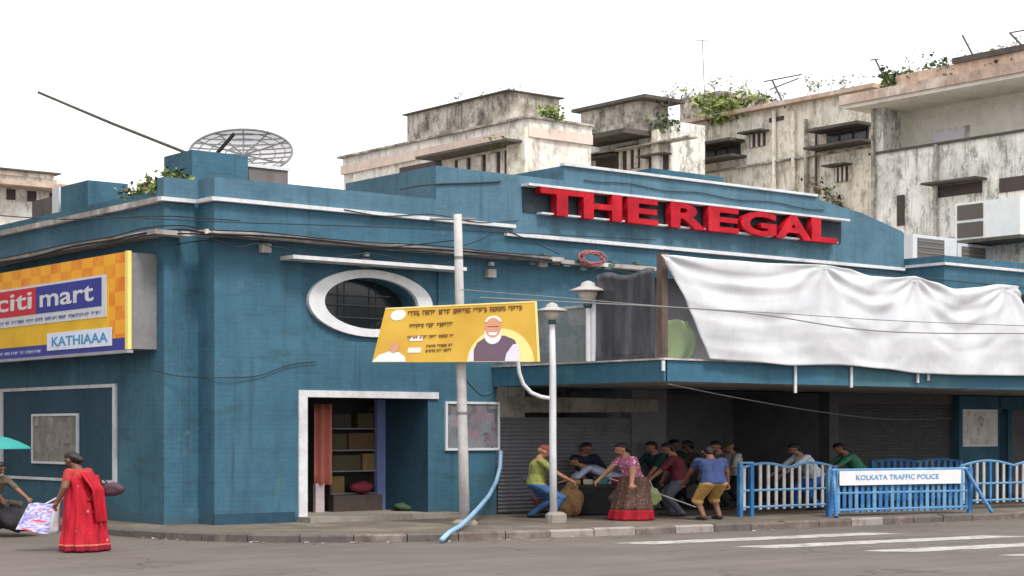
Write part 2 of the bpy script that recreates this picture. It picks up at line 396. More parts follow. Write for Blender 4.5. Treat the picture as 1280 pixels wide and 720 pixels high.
def rct(k):
    t = 2 * math.pi * k / N; c, s = math.cos(t), math.sin(t); hx = (WX1 - WCX) if c > 0 else (WCX - WX0); hz = (WZ1 - WCZ) if s > 0 else (WCZ - WZ0)
    m = min(hx / abs(c) if abs(c) > 1e-6 else 1e9, hz / abs(s) if abs(s) > 1e-6 else 1e9); return WCX + m * c, WCZ + m * s
IA, IB = 1.18, .535
for k in range(N):
    a0, a1, r0, r1 = ell(k, IA, IB), ell(k + 1, IA, IB), rct(k), rct(k + 1)
    w.face([(a0[0], rc, a0[1]), (r0[0], rc, r0[1]), (r1[0], rc, r1[1]), (a1[0], rc, a1[1])])
    if abs(r0[0] - r1[0]) > 1e-4 and abs(r0[1] - r1[1]) > 1e-4:
        w.face([(r0[0], rc, r0[1]), (WX1 if a0[0] > WCX else WX0, rc, WZ1 if a0[1] > WCZ else WZ0), (r1[0], rc, r1[1])])
    w.face([(a0[0], rc, a0[1]), (a1[0], rc, a1[1]), (a1[0], .75, a1[1]), (a0[0], .75, a0[1])])
# corner return and pier, side wall
fx(0, 0, SB, .05, 5.9); fy(XW, 0, .05, 5.9, SB); fx(XW, SB, 24, .05, 6.5)
# wall above the ledge
fy(0, BX + .02, 5.9, 6.5); fx(0, 0, SB, 5.9, 6.5); fy(XW, 0, 5.9, 6.5, SB)
wall = w.build('wall', M['blue'], cin)
# wall behind the balcony and above it
w = MB(); OPX0 = 11.0
fy(BX + .02, OPX0, BZ0, 5.8); fy(OPX0, XE, BZ0, 3.5); fy(BX + .02, UX, 5.8, 6.36)
w.build('upper_wall', M['blue'], cin)
part('wall_pier', M['blue'], cin, (15.6, 16.0, .02, .5, 3.5, 5.8), (20.4, 20.8, .02, .5, 3.5, 5.8))
part('balcony_back', M['dark_inside'], cin, (OPX0, XE, 1.2, 1.3, 3.3, 5.9))
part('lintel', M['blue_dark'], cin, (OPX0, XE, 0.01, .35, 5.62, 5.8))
# --- roof, parapets
PT = 6.95
part('roof_slab', M['concrete'], cin, (XW + .2, XE, 1.0, 24, 6.3, 6.45))
p = MB(); p.box(0, 6.2, 0, .28, 6.5, PT); p.box(XW, .0, SB, SB + .28, 6.5, PT); p.box(0, .28, .28, SB + .28, 6.5, PT)
p.build('parapet', M['blue_faded'], cin)
part('side_parapet', M['blue'], cin, (XW, XW + .28, SB + .28, 24, 6.5, 6.72))
B1X = U(545); B1Z = ZY(545, 207); B2X = U(705); B2Z = ZY(706, 207)
b1d = V(432, B1X); b2d = V(640, B2X)
pr = MB(); pr.box(B1X, B2X, .003, b1d, 6.3, B1Z)
pr.build('stepped_parapet', M['blue_faded'], cin)
# main stepped block that carries the name: outline falls away in a shoulder at the right end
prof = [(B2X, 6.36), (B2X, B2Z), (U(1018), B2Z), (U(1026), B2Z - .07), (U(1062), 7.78), (U(1075), 7.74), (U(1128), 7.36), (UX, 7.30), (UX, 6.36)]
pr = MB(); pr.prism([(x, 0.0, z) for x, z in prof], (0, b2d, 0)); big = pr.build('name_parapet', M['blue_faded'], cin)
part('parapet_cap', M['white_trim'], cin, (B2X - .05, U(1020), -.07, .1, B2Z - .005, B2Z + .055))
pr = MB(); pr.box(B1X - .0, B2X, -.004, .2, 6.36, 6.5); pr.build('parapet_base', M['blue_faded'], cin)
# right wing standing forward
WT = ZY(1180, 319, WYF)
pr = MB(); pr.box(UX, XE, WYF, 1.0, 5.75, WT); pr.build('wing_wall', M['blue'], cin)
part('string_course', M['white_trim'], cin, (UX - .08, XE, WYF - .1, WYF + .1, 6.36, 6.43))
part('string_course', M['white_trim'], cin, (UX - .08, UX + .1, WYF + .1, -.1, 6.36, 6.43))
part('string_course', M['white_trim'], cin, (U(630), UX - .08, -.11, .05, 6.29, 6.37))
part('string_course', M['white_trim'], cin, (.0, U(641), -.12, .05, 6.47, 6.545))
part('string_course', M['white_trim'], cin, (-.12, .002, -.12, SB - .1, 6.468, 6.543), (XW - .12, -.1, SB - .12, SB + .05, 6.47, 6.545))
part('string_course', M['grey_ledge'], cin, (XW - .12, XW + .05, SB + .05, 24, 6.45, 6.56))
# deep ledge with its grey, cable-littered front
for nm, q in (('ledge', (-.42, U(690), -.42, 0.02, 5.77, 5.86)), ('ledge', (XW - .42, -.42, SB - .42, SB + .02, 5.77, 5.86)), ('ledge', (-.42, .0, .02, SB - .42, 5.768, 5.858)), ('ledge', (XW - .42, XW + .02, SB + .02, 24, 5.77, 5.86)), ('ledge', (U(690), OPX0 + .6, -.32, 0.02, 5.74, 5.83))):
    if q[0] < q[1] and q[2] < q[3]: part(nm, M['grey_ledge'], cin, q)
M['slab_bar'] = plain('dull_bar', (92, 88, 82), .7, .2)
# --- round window
ring = MB()
for k in range(N):
    o0, o1, i0, i1 = ell(k, WA, WB), ell(k + 1, WA, WB), ell(k, IA, IB), ell(k + 1, IA, IB); y = -.05; y2 = rc
    ring.face([(i0[0], y, i0[1]), (o0[0], y, o0[1]), (o1[0], y, o1[1]), (i1[0], y, i1[1])])
    ring.face([(o0[0], y, o0[1]), (o0[0], y2, o0[1]), (o1[0], y2, o1[1]), (o1[0], y, o1[1])])
    ring.face([(i0[0], y, i0[1]), (i1[0], y, i1[1]), (i1[0], .12, i1[1]), (i0[0], .12, i0[1])])
rw = ring.build('round_window', M['white_ring'], cin, smooth=False)
gl = MB(); gl.face([(ell(k, IA * 1.02, IB * 1.02)[0], .55, ell(k, IA * 1.02, IB * 1.02)[1]) for k in range(N)]); gl.build('pane', M['glass'], rw)
for dz in (.2, -.02, -.28):
    hw = IA * math.sqrt(1 - (dz / IB) ** 2)
    bar = MB(); bar.tube([(WCX - hw, .4, WCZ + dz), (WCX + hw * (1 if dz < .1 else .7), .4, WCZ + dz)], .010, 5); bar.build('bar', M['slab_bar'], rw)
for dx in (-.4, .4):
    hh = IB * math.sqrt(1 - (dx / IA) ** 2); bar = MB(); bar.tube([(WCX + dx, .42, WCZ - hh), (WCX + dx, .42, WCZ + hh)], .012, 5); bar.build('bar', M['black'], rw)
part('window_hood', M['white_trim'], cin, (U(350), U(566), -.5, .02, 5.40, 5.475))
# --- doorway
DD = 1.9
dw = MB(); dw.box(DX0 - .2, DX0, -.05, .1, .05, DZ + .14); dw.build('door_frame', M['white_trim'], cin)
part('door_frame', M['white_trim'], cin, (DX0, U(547), -.05, .1, DZ, DZ + .14))
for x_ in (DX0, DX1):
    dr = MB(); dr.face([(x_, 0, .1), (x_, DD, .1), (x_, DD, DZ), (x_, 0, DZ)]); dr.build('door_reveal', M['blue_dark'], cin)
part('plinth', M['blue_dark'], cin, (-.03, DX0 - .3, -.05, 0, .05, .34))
part('door_back', M['black'], cin, (DX0 - .1, DX1 + .1, DD, DD + .1, .05, DZ + .1), (DX0, DX1, .0, DD, DZ - .0, DZ + .1))
part('door_step', M['concrete'], cin, (DX0 - .25, U(560), -.55, DD, .05, .235))
# --- balcony and its parts
bal = MB(); bal.box(BX, XE, BY, 0.0, BZ0 + .03, BZ1 - .12); balc = bal.build('balcony', M['grey_ledge'], cin)
part('fascia', M['blue_trim'], balc, (BX - .03, XE, BY - .09, BY, BZ0, BZ1)); part('fascia', M['blue_trim'], balc, (BX - .09, BX - .001, BY - .09, -.01, BZ0, BZ1))
part('fascia_cap', M['grey_ledge'], balc, (BX - .14, XE, BY - .14, BY + .05, BZ1, BZ1 + .035), (BX - .14, BX + .05, BY + .05, -.02, BZ1, BZ1 + .035))
for px, l in ((995, .5), (1065, .36), (1148, .22), (1161, .16), (830, .12)):
    s = MB(); x = U(px, BY - .15); s.tube([(x, BY - .13, BZ1 - .02), (x, BY - .13, BZ1 - .1 - l)], .035, 8); s.build('drain_spout', M['white_paint'], balc)
# --- ground floor under the balcony
SH0, SH1 = U(624), U(790)
def shutter(x0, x1, z0, z1, y, mat, parent, step=.085):
    m = MB(); n = int((z1 - z0) / step)
    for i in range(n):
        za = z0 + i * step
        for (ya, zb, yb, zc) in ((y, za, y - .028, za + step * .45), (y - .028, za + step * .45, y, za + step * .92), (y, za + step * .92, y, za + step)):
            m.face([(x0, ya, zb), (x1, ya, zb), (x1, yb, zc), (x0, yb, zc)])
    return m.build('rolling_shutter', mat, parent)
shutter(SH0, SH1, .15, 2.35, .06, M['shutter'], cin)
gw = MB(); gw.box(SH1, U(833), .0, .4, .1, BZ0); gw.build('grey_pier', plain('grimy_grey_pier', (104, 104, 106), .9, .25, 2), cin)
EN0, EN1 = U(833), U(1035)
part('foyer_wall', M['dark_inside'], cin, (EN0, EN1, 3.4, 3.5, .1, BZ0), (EN0 - .1, EN0, .4, 3.4, .1, BZ0), (EN1, EN1 + .1, .3, 3.4, .1, BZ0), (EN0, EN1, .0, 3.4, BZ0 + .002, BZ0 + .05))
part('grey_pier', M['shutter_dark'], cin, (EN1, U(1046), -.05, .3, .1, BZ0))
shutter(U(1046), U(1190), .15, 2.7, .06, M['shutter_dark'], cin)
part('shutter_box', M['shutter_dark'], cin, (U(1046), U(1190), -.02, .3, 2.7, BZ0 - .002))
part('blue_pier', M['blue_trim'], cin, (U(1190), U(1240), -.25, .3, .1, BZ0 - .002))
part('wing_beam', M['blue_trim'], cin, (U(1240), XE, -.3, .2, 2.6, BZ0 - .003))
part('wing_ground_wall', M['dark_inside'], cin, (U(1240), XE, .25, .35, .1, 2.6))
d = part('side_door', M['blue_dark'], cin, (U(1243), U(1262), .1, .25, .14, 2.5))
part('door_post', M['blue_trim'], d, (U(1262), U(1267), .05, .25, .14, 2.6))
# pale board over the shutter
bd = MB(); bd.prism([(SH0 - .02, -.1, 2.38), (U(820), -.1, 2.42), (U(820), -.1, 2.72), (SH0 - .02, -.1, 2.74)], (0, .08, 0))
sb = bd.build('signboard', weathered('faded_board', (140, 136, 126), (92, 88, 80), .8, .6, (160, 152, 142), .85, 2.5)); tag(sb, 'faded grey signboard over the rolling shutter under the balcony', 'sign')
# side wall: flat panel framed in white
SZ0, SZ1 = ZX(143, 600, XW) - .02, 2.87; SY0, SY1 = V(143, XW), V(5, XW)
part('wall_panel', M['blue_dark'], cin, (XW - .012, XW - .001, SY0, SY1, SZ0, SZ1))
for q in ((XW - .05, XW + .01, SY0, SY1, SZ1, SZ1 + .07), (XW - .05, XW + .01, SY0, SY1, SZ0 - .05, SZ0 + .01), (XW - .05, XW + .01, SY0 - .13, SY0, SZ0 - .05, SZ1 + .07), (XW - .05, XW + .01, SY1, SY1 + .15, SZ0 - .05, SZ1 + .07)):
    part('panel_frame', M['white_trim'], cin, q)
# roof structures
bx0, by0 = U(240, 1.3), 1.3
rbz = ZY(240, 187, by0)
part('roof_block', M['blue'], cin, (bx0, U(310, by0), by0, V(205, bx0), 6.4, rbz))
lx = XW + .5; ly0 = V(110, lx); ly1 = V(76, lx); lz = ZX(110, 225, lx)
part('roof_block', M['blue'], cin, (lx, U(160, ly0), ly0, ly1, 6.4, lz))
part('roof_block', M['blue_trim'], cin, (U(815, 3.0), U(905, 3.0), 3.0, 4.5, 6.4, ZY(830, 212, 3.0)))
# chipped paint stain marks on the parapet are in the material; dark cable clips below the ledge
for px in (456, 612):
    part('cable_clip', M['white_trim'], cin, (U(px) - .05, U(px) + .05, -.1, 0, 5.6, 5.68))

# ================================================================== name sign
ns = thing('name_sign', 'red raised capital letters on a dark recessed sign panel', 'sign', (0, 0, 0))
SX0, SX1, SGZ0, SGZ1 = U(653), U(1050), 6.87, 7.42
part('panel', plain('dark_sign_panel', (38, 52, 60), .7, .4, 2), ns, (SX0, SX1, -.035, -.004, SGZ0, SGZ1))
part('top_ledge', M['white_trim'], ns, (SX0 - .05, SX1 + .05, -.3, -.004, SGZ1, SGZ1 + .055))
part('bottom_ledge', M['white_trim'], ns, (SX0 + .4, SX1 - .3, -.2, -.004, SGZ0 - .035, SGZ0))
for ch, a, c in (('T', 674, 728), ('H', 728, 776), ('E', 783, 821), ('R', 837, 881), ('E', 884, 922), ('G', 924, 969), ('A', 968, 1013), ('L', 1013, 1045)):
    x0, x1 = U(a, -.25), U(c, -.25)
    lettering('letter', ch, M['red'], ns, (x0, -.2, 6.81), (1, 0, 0), (0, 0, 1), x1 - x0, .60, .035, .2)

# ================================================================== billboard on the side wall
def checker_mat():
    t = NT('orange_check_print', .6, 0, .4); p = t.pos(); c = t.n.new('ShaderNodeTexChecker'); c.inputs['Scale'].default_value = 1.0
    mp = t.n.new('ShaderNodeMapping'); mp.inputs['Scale'].default_value = (0, 2.0, 3.6); mp.inputs['Location'].default_value = (.01, .02, .03); t.l.new(p, mp.inputs[0]); t.l.new(mp.outputs[0], c.inputs[0])
    n = t.ramp(t.noise(p, 1.4, 4), [(.4, G0), (.6, G1)])
    c.inputs['Color1'].default_value = lin((222, 120, 28)); c.inputs['Color2'].default_value = lin((236, 160, 40))
    return t.color(t.mix(t.math('MULTIPLY', n, .5), c.outputs[0], lin((240, 180, 40))))
XB = XW - .62
by_a, by_b = V(160, XB), 12.5; bz1, bz0 = ZX(160, 314, XB), ZX(160, 437, XB)
bb = thing('billboard', 'yellow and orange shop billboard box fixed high on the side wall', 'billboard', (0, 0, 0))
part('box_body', M['grey_metal'], bb, (XB + .03, XW - .002, by_a, by_b, bz0 + .02, bz1 - .02))
part('face_panel', checker_mat(), bb, (XB, XB + .03, by_a, by_b, bz0, bz1))
part('edge_strip', plain('pale_yellow_edge', (236, 214, 120), .5, .1), bb, (XB - .02, XB + .06, by_a - .03, by_a + .09, bz0 + .01, bz1 + .01))
part('bottom_strip', plain('grey_edge', (150, 148, 156), .5, .2), bb, (XB - .03, XB + .1, by_a - .02, by_b, bz0 - .06, bz0))
def zb(px, py): return ZX(px, py, XB)
def yb(px): return V(px, XB)
hz = bz1 - bz0
def frac(f): return bz0 + hz * f
part('yellow_field', plain('yellow_print', (226, 178, 36), .6, .15, 1.5), bb, (XB - .006, XB, yb(136), by_b, frac(.12), frac(.66)))
part('blue_band', plain('blue_print', (52, 56, 138), .6, .1), bb, (XB - .012, XB - .004, by_a + .1, by_b, frac(0), frac(.125)))
part('name_frame', M['white_paint'], bb, (XB - .016, XB - .008, yb(134), by_b, frac(.36), frac(.80)))
part('blue_field', plain('blue_name_print', (44, 52, 140), .6, .1), bb, (XB - .022, XB - .014, yb(128), yb(46), frac(.475), frac(.775)))
part('red_field', plain('red_name_print', (196, 28, 52), .6, .1), bb, (XB - .0225, XB - .0145, yb(46), by_b, frac(.475), frac(.775)))
part('white_tag', plain('white_print', (214, 222, 238), .6, .08), bb, (XB - .024, XB - .016, yb(141), yb(60), frac(.055), frac(.245)))
RT = (0, -1, 0); UPV = (0, 0, 1)
letters('mart', M['white_paint'], bb, (XB - .024, yb(51), frac(.54)), RT, UPV, yb(51) - yb(118), hz * .165, .014, .006)
letters('citi', M['white_paint'], bb, (XB - .0245, yb(-3), frac(.54)), RT, UPV, yb(-3) - yb(41), hz * .19, .014, .006)
letters('KATHIAAA', plain('light_blue_print', (70, 140, 190), .6, .1), bb, (XB - .026, yb(66), frac(.095)), RT, UPV, yb(66) - yb(136), hz * .105, .02, .006)
g = MB(); rg = random.Random(5)
glyph_row(g, (XB - .018, 11.5, frac(.39)), RT, UPV, 11.5 - yb(128), hz * .055, rg, False)
tag(g.build('small_print', plain('grey_blue_print', (96, 106, 160), .6, .1), bb), kind='stuff')
g = MB(); glyph_row(g, (XB - .014, 11.5, frac(.04)), RT, UPV, 11.5 - yb(54), hz * .05, rg, False)
tag(g.build('small_print', plain('pale_print', (190, 190, 226), .6, .1), bb), kind='stuff')

# ================================================================== old buildings behind
M['b1'] = weathered('cream_plaster', (240, 234, 224), (140, 132, 122), .35, .3, (244, 241, 234), sc=1.7, mould=0.5)
M['b1_grime'] = weathered('blackened_plaster', (204, 196, 184), (92, 86, 78), .9, .6, (160, 152, 140), sc=1.6, mould=0.75)
M['b1_pink'] = weathered('pinkish_band', (230, 208, 194), (160, 140, 128), .3, .3)
M['b3'] = weathered('stained_cream_plaster', (244, 236, 220), (156, 142, 122), .35, .5, (246, 241, 230), sc=1.7, mould=0.6)
M['b4'] = weathered('pale_mottled_plaster', (244, 240, 230), (134, 128, 122), .4, .35, (246, 243, 237), sc=1.8, mould=0.7)
M['b4_wall'] = weathered('warm_grey_plaster', (238, 231, 218), (180, 170, 156), .35, .35, None, sc=.6)
M['brown_ledge'] = weathered('brown_stained_ledge', (204, 178, 160), (124, 104, 92), .5, .45, (218, 200, 186), sc=1.5, mould=0.3)
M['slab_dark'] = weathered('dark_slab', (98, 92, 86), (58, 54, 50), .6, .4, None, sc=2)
M['shut_wood'] = plain('dark_wood', (74, 62, 58), .7, .3, 3)
def bldg_window(parent, x, y0, y1, z0, z1, n=2, hood=True):
    """window in a wall that faces -X: frame, panes, sill, hood"""
    f = MB(); t = .08
    for q in ((y0, y1, z0, z0 + t), (y0, y1, z1 - t, z1), (y0, y0 + t, z0 + t, z1 - t), (y1 - t, y1, z0 + t, z1 - t)): f.box(x - .06, x + .02, *q)
    f = f.build('window', M['shut_wood'], parent)
    wd = (y1 - y0 - 2 * t) / n
    for i in range(n): part('pane', M['glass'], f, (x - .03, x - .003, y0 + t + i * wd + .03, y0 + t + (i + 1) * wd - .03, z0 + t, z1 - t))
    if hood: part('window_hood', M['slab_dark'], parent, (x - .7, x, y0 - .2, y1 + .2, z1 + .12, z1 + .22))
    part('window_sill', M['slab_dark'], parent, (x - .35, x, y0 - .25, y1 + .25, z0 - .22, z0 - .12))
def zx(x): return lambda px, py: ZX(px, py, x)

# cream building with a blackened roof room
X1 = 20.0; c1 = V(662, X1); e1 = V(430, X1); z = zx(X1)
B = thing('old_cream_building', 'cream old building with blackened roof room, behind the stepped parapet', 'building', (X1, c1, 0))
def rel(o, c): return o
def bpart(name, mat, parent, *bs):
    L = parent.location; mb = MB()
    for q in bs: mb.box(q[0] - L.x, q[1] - L.x, q[2] - L.y, q[3] - L.y, q[4] - L.z, q[5] - L.z)
    return mb.build(name, mat, parent)
zt = z(560, 168); zp = z(560, 186)
bpart('wall', M['b1'], B, (X1, X1 + 2.7, c1, e1, 0, z(560, 192)))
bpart('pink_band', M['b1_pink'], B, (X1 - .1, X1 + 2.7, c1 - .1, e1 + .1, z(560, 192), z(560, 180)))
bpart('parapet', M['b1'], B, (X1 - .05, X1 + 2.7, c1 - .05, e1, z(560, 180), z(560, 170)))
bpart('cornice', M['b1_grime'], B, (X1 - .2, X1 + 2.7, c1 - .15, e1 + .2, z(560, 170), z(560, 167.5)))
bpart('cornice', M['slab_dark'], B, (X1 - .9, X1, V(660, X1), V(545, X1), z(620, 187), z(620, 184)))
yy0, yy1 = V(637, X1 + .4), V(509, X1 + .4)
bpart('roof_room', M['b1_grime'], B, (X1 + .4, X1 + 2.6, yy0, yy1, z(560, 167), z(560, 128)))
bpart('roof_slab', M['slab_dark'], B, (X1 + .25, X1 + 2.75, yy0 - .12, yy1 + .12, z(560, 128), z(560, 126.5)))
bpart('wall_pier', M['b3'], B, (X1 - .25, X1 + .2, c1 - .05, c1 + .9, 0, z(560, 181)))
for a, c in ((650, 632), (625, 612), (607, 595), (588, 570)):
    w_ = MB()
    bpart('window', M['shut_wood'], B, (X1 - .05, X1 + .01, V(a, X1), V(c, X1), z(620, 225), z(620, 191)))
    bpart('shutter', M['b1'], B, (X1 - .12, X1 - .05, V(a, X1) + .1, V(a, X1) + .55, z(620, 225), z(620, 192)))
bpart('opening', M['shut_wood'], B, (X1 - .03, X1 + .01, V(552, X1), V(500, X1), z(530, 214), z(530, 204)))
# front face of that building has its own parapet wall

# middle building with shed roof room
X2 = 26.0; z = zx(X2); c2 = V(838, X2); e2 = V(722, X2)
B = thing('weathered_middle_building', 'weathered building with slab roofed shed, between the cream building and the long stained wall', 'building', (X2, c2, 0))
bpart('wall', M['b4'], B, (X2, X2 + 1.7, c2, e2, 0, z(780, 162)))
bpart('roof_room', M['b1_grime'], B, (X2 + .3, X2 + 1.7, V(800, X2 + .3), V(726, X2 + .3), z(780, 162), z(760, 131)))
bpart('roof_slab', M['slab_dark'], B, (X2 + .0, X2 + 2.0, V(806, X2), V(714, X2), z(760, 131), z(760, 127)))
bpart('parapet', M['b1_grime'], B, (X2 - .1, X2 + .2, V(830, X2), V(730, X2), z(780, 170), z(780, 155)))
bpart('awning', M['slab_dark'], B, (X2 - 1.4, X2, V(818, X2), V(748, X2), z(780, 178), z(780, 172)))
bpart('window', M['shut_wood'], B, (X2 - .05, X2 + .01, V(800, X2), V(772, X2), z(785, 212), z(785, 182)))
for a in (776, 786, 795): bpart('shutter', M['b1'], B, (X2 - .1, X2 - .05, V(a + 4, X2), V(a, X2), z(785, 212), z(785, 184)))
bpart('wall_pier', M['b3'], B, (X2 - .3, X2, V(830, X2), V(822, X2), 0, z(780, 172)))
for (pa, pb, y0, y1) in ((836, 812, 212, 194), (772, 746, 212, 196)):
    bpart('window', M['shut_wood'], B, (X2 - .05, X2 + .01, V(pa, X2), V(pb, X2), z(pa, y0), z(pa, y1)))
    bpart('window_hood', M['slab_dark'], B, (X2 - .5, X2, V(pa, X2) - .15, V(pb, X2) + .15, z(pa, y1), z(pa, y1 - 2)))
bpart('ledge', M['b1_grime'], B, (X2 - .45, X2, V(872, X2), V(735, X2), z(800, 186), z(800, 184)))
bpart('low_wing', M['b1'], B, (X2 - 3.4, X2 - .1, V(735, X2), V(725, X2) + 6, 0, z(740, 190)))

# long stained wall
X3 = 30.0; z = zx(X3); c3 = V(1100, X3); e3 = V(836, X3)
B = thing('long_stained_building', 'long stained cream building with slit windows and brown coping', 'building', (X3, c3, 0))
bpart('wall', M['b3'], B, (X3, X3 + 9, c3, e3, 0, z(960, 137)))
bpart('coping', M['brown_ledge'], B, (X3 - .35, X3 + 9, c3, e3 + .3, z(960, 137), z(960, 132)))
for px, py in ((992, 1), (968, 1), (1008, 0)):
    q = MB(); L = B.location; y_ = V(px, X3 - .1); q.tube([(-.12, y_ - L.y, 4), (-.12, y_ - L.y, z(px, 140 if py else 150))], .08, 6); q.build('drain_pipe', M['b3'] if py else M['b1_grime'], B)
for (pa, pb, y0, y1) in ((926, 882, 196, 183), (1086, 1034, 178, 163)):
    bpart('window', M['shut_wood'], B, (X3 - .04, X3 + .01, V(pa, X3), V(pb, X3), z((pa + pb) / 2, y0), z((pa + pb) / 2, y1)))
    for k in range(3):
        ya = V(pa, X3) + (V(pb, X3) - V(pa, X3)) * (k + .1) / 3; yc = V(pa, X3) + (V(pb, X3) - V(pa, X3)) * (k + .9) / 3
        bpart('pane', M['glass'], B, (X3 - .07, X3 - .04, ya, yc, z((pa + pb) / 2, y0 - 2), z((pa + pb) / 2, y1 + 2)))
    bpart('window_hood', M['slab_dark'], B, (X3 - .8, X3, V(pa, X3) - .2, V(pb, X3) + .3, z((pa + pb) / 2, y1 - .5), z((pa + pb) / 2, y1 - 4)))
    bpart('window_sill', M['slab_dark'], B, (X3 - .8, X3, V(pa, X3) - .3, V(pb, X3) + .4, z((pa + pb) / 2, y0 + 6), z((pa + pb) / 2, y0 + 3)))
bpart('roof_room', M['b1_grime'], B, (X3 + .6, X3 + 4, V(900, X3 + .6), V(850, X3 + .6), z(960, 132), ZX(880, 117, X3 + .6)))
bpart('vent', M['shut_wood'], B, (X3 - .04, X3 + .01, V(980, X3), V(962, X3), z(968, 152), z(968, 147)))

for (pa, pb, y0, y1) in ((957, 938, 182, 166), (1060, 1044, 226, 208)):
    f_ = bpart('window', M['shut_wood'], B, (X3 - .05, X3 + .01, V(pa, X3), V(pb, X3), z(pa, y0), z(pa, y1)))
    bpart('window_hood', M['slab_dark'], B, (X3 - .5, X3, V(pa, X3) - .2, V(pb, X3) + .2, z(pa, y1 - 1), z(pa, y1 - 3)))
    for k in range(3):
        yk = V(pa, X3) + (V(pb, X3) - V(pa, X3)) * (k + .5) / 3; bpart('grille_bar', M['b1'], B, (X3 - .09, X3 - .05, yk - .04, yk + .04, z(pa, y0), z(pa, y1)))
bpart('string_band', M['b1_grime'], B, (X3 - .15, X3, c3, e3, z(960, 205), z(960, 203)))
for px in (868, 1020):
    q = MB(); L = B.location; y_ = V(px, X3 - .1); q.tube([(-.1, y_ - L.y, 4), (-.1, y_ - L.y, z(px, 160))], .05, 6); q.build('drain_pipe', M['slab_dark'], B)
# nearest building, deep eaves
X4 = 27.5; z = zx(X4); c4 = V(1090, X4); n4 = -3.0
B = thing('deep_eaved_building', 'pale mottled building with deep pinkish eaves above an open verandah', 'building', (X4, n4, 0))
zf = z(1180, 180); ze0, ze1 = z(1180, 121), z(1180, 104)
bpart('balcony_wall', M['b4'], B, (X4, X4 + .3, n4, c4, 0, zf)); bpart('balcony_cap', M['slab_dark'], B, (X4 - .08, X4 + .36, n4, c4 + .1, zf, zf + .07))
bpart('verandah_wall', M['b4_wall'], B, (X4 + 1.2, X4 + 9, n4, c4, 0, ze0)); bpart('verandah_end', M['b4'], B, (X4 + .3, X4 + 1.2, c4 - .3, c4, 0, ze0))
bpart('end_pier', M['b4'], B, (X4 + .0, X4 + .35, c4 - .45, c4 - .01, zf + .07, ze0))
bpart('eaves', M['b4_wall'], B, (X4 - .8, X4 + 9, n4, c4 + .5, ze0, ze0 + .12)); bpart('eaves_edge', M['brown_ledge'], B, (X4 - .9, X4 + 9, n4, c4 + .6, ze0 + .12, ze1))
bpart('coping', M['brown_ledge'], B, (X4 - .3, X4 + 9, n4, c4 - 1.2, ze1, ze1 + .45)); bpart('coping_top', M['slab_dark'], B, (X4 - .4, X4 + 9, n4, V(1200, X4), ze1 + .45, ze1 + .62))
x_ = X4 + 1.2
fr = bpart('window', M['b4'], B, (x_ - .06, x_ + .01, V(1212, x_), V(1165, x_), zf - .4, ZX(1190, 160, x_)))
bpart('pane', plain('pale_lilac_glass', (206, 200, 208), .3, .1), B, (x_ - .09, x_ - .06, V(1208, x_), V(1169, x_), zf - .3, ZX(1190, 163, x_)))
w1 = bpart('window', M['shut_wood'], B, (X4 - .03, X4 + .01, V(1228, X4), V(1170, X4), z(1200, 244), z(1200, 230)))
bpart('window_hood', M['slab_dark'], B, (X4 - .6, X4, V(1234, X4), V(1166, X4), z(1200, 229), z(1200, 226.5)))
bpart('window', M['shut_wood'], B, (X4 - .04, X4 + .01, V(1131, X4), V(1122, X4), z(1126, 282), z(1126, 244)))
bpart('window', M['shut_wood'], B, (X4 - .04, X4 + .01, V(1290, X4), V(1250, X4), z(1260, 240), z(1260, 222)))
bpart('ledge', M['b1_grime'], B, (X4 - .5, X4, V(1275, X4), V(1140, X4), z(1200, 301), z(1200, 298)))
q = MB(); L = B.location; q.tube([(-.1, V(1094, X4) - L.y, 5), (-.1, V(1094, X4) - L.y, ze0)], .07, 6); q.build('drain_pipe', M['b1_grime'], B)
q = MB(); q.tube([(-.1, V(1172, X4) - L.y, 5), (-.1, V(1172, X4) - L.y, zf)], .07, 6); q.build('drain_pipe', M['b1_grime'], B)

# far left building
Y5 = 42.0; xa, xb_ = U(-120, Y5), U(92, Y5)
B = thing('far_pale_building', 'distant pale building with brown ledges beyond the side wall', 'building', (xa, Y5, 0))
zz = lambda py: ZY(40, py, Y5)
bpart('wall', M['b1'], B, (xa, xb_, Y5, Y5 + 12, 0, zz(222))); bpart('parapet', M['b1'], B, (xa - .2, xb_ - 1, Y5 - .2, Y5 + 12, zz(222), zz(217)))
bpart('cornice', M['brown_ledge'], B, (xa - 1, xb_ + .4, Y5 - 1.0, Y5, zz(237), zz(231))); bpart('coping', M['slab_dark'], B, (xa - .4, xb_ - .8, Y5 - .5, Y5 + 12, zz(217), zz(215)))
for px in (-20, 8, 34, 62):
    f = bpart('window', M['shut_wood'], B, (U(px, Y5), U(px + 11, Y5), Y5 - .05, Y5 + .02, zz(252), zz(239)))

B = thing('unseen_shade_building', 'unseen grey building added across the side lane to shade the billboard wall', 'building', (-21, 5, 0))  # block added out of view, sized to keep sky light off the side wall
bpart('wall', M['b4_wall'], B, (-21, -8.0, 5, 34, 0, 16)); bpart('cornice', M['slab_dark'], B, (-21.4, -7.6, 4.6, 34, 16, 16.3))
for k in range(5):
    for j in range(3): bpart('window', M['shut_wood'], B, (-7.99, -7.94, 7 + 5 * k, 9 + 5 * k, 2 + 3.8 * j, 4 + 3.8 * j))

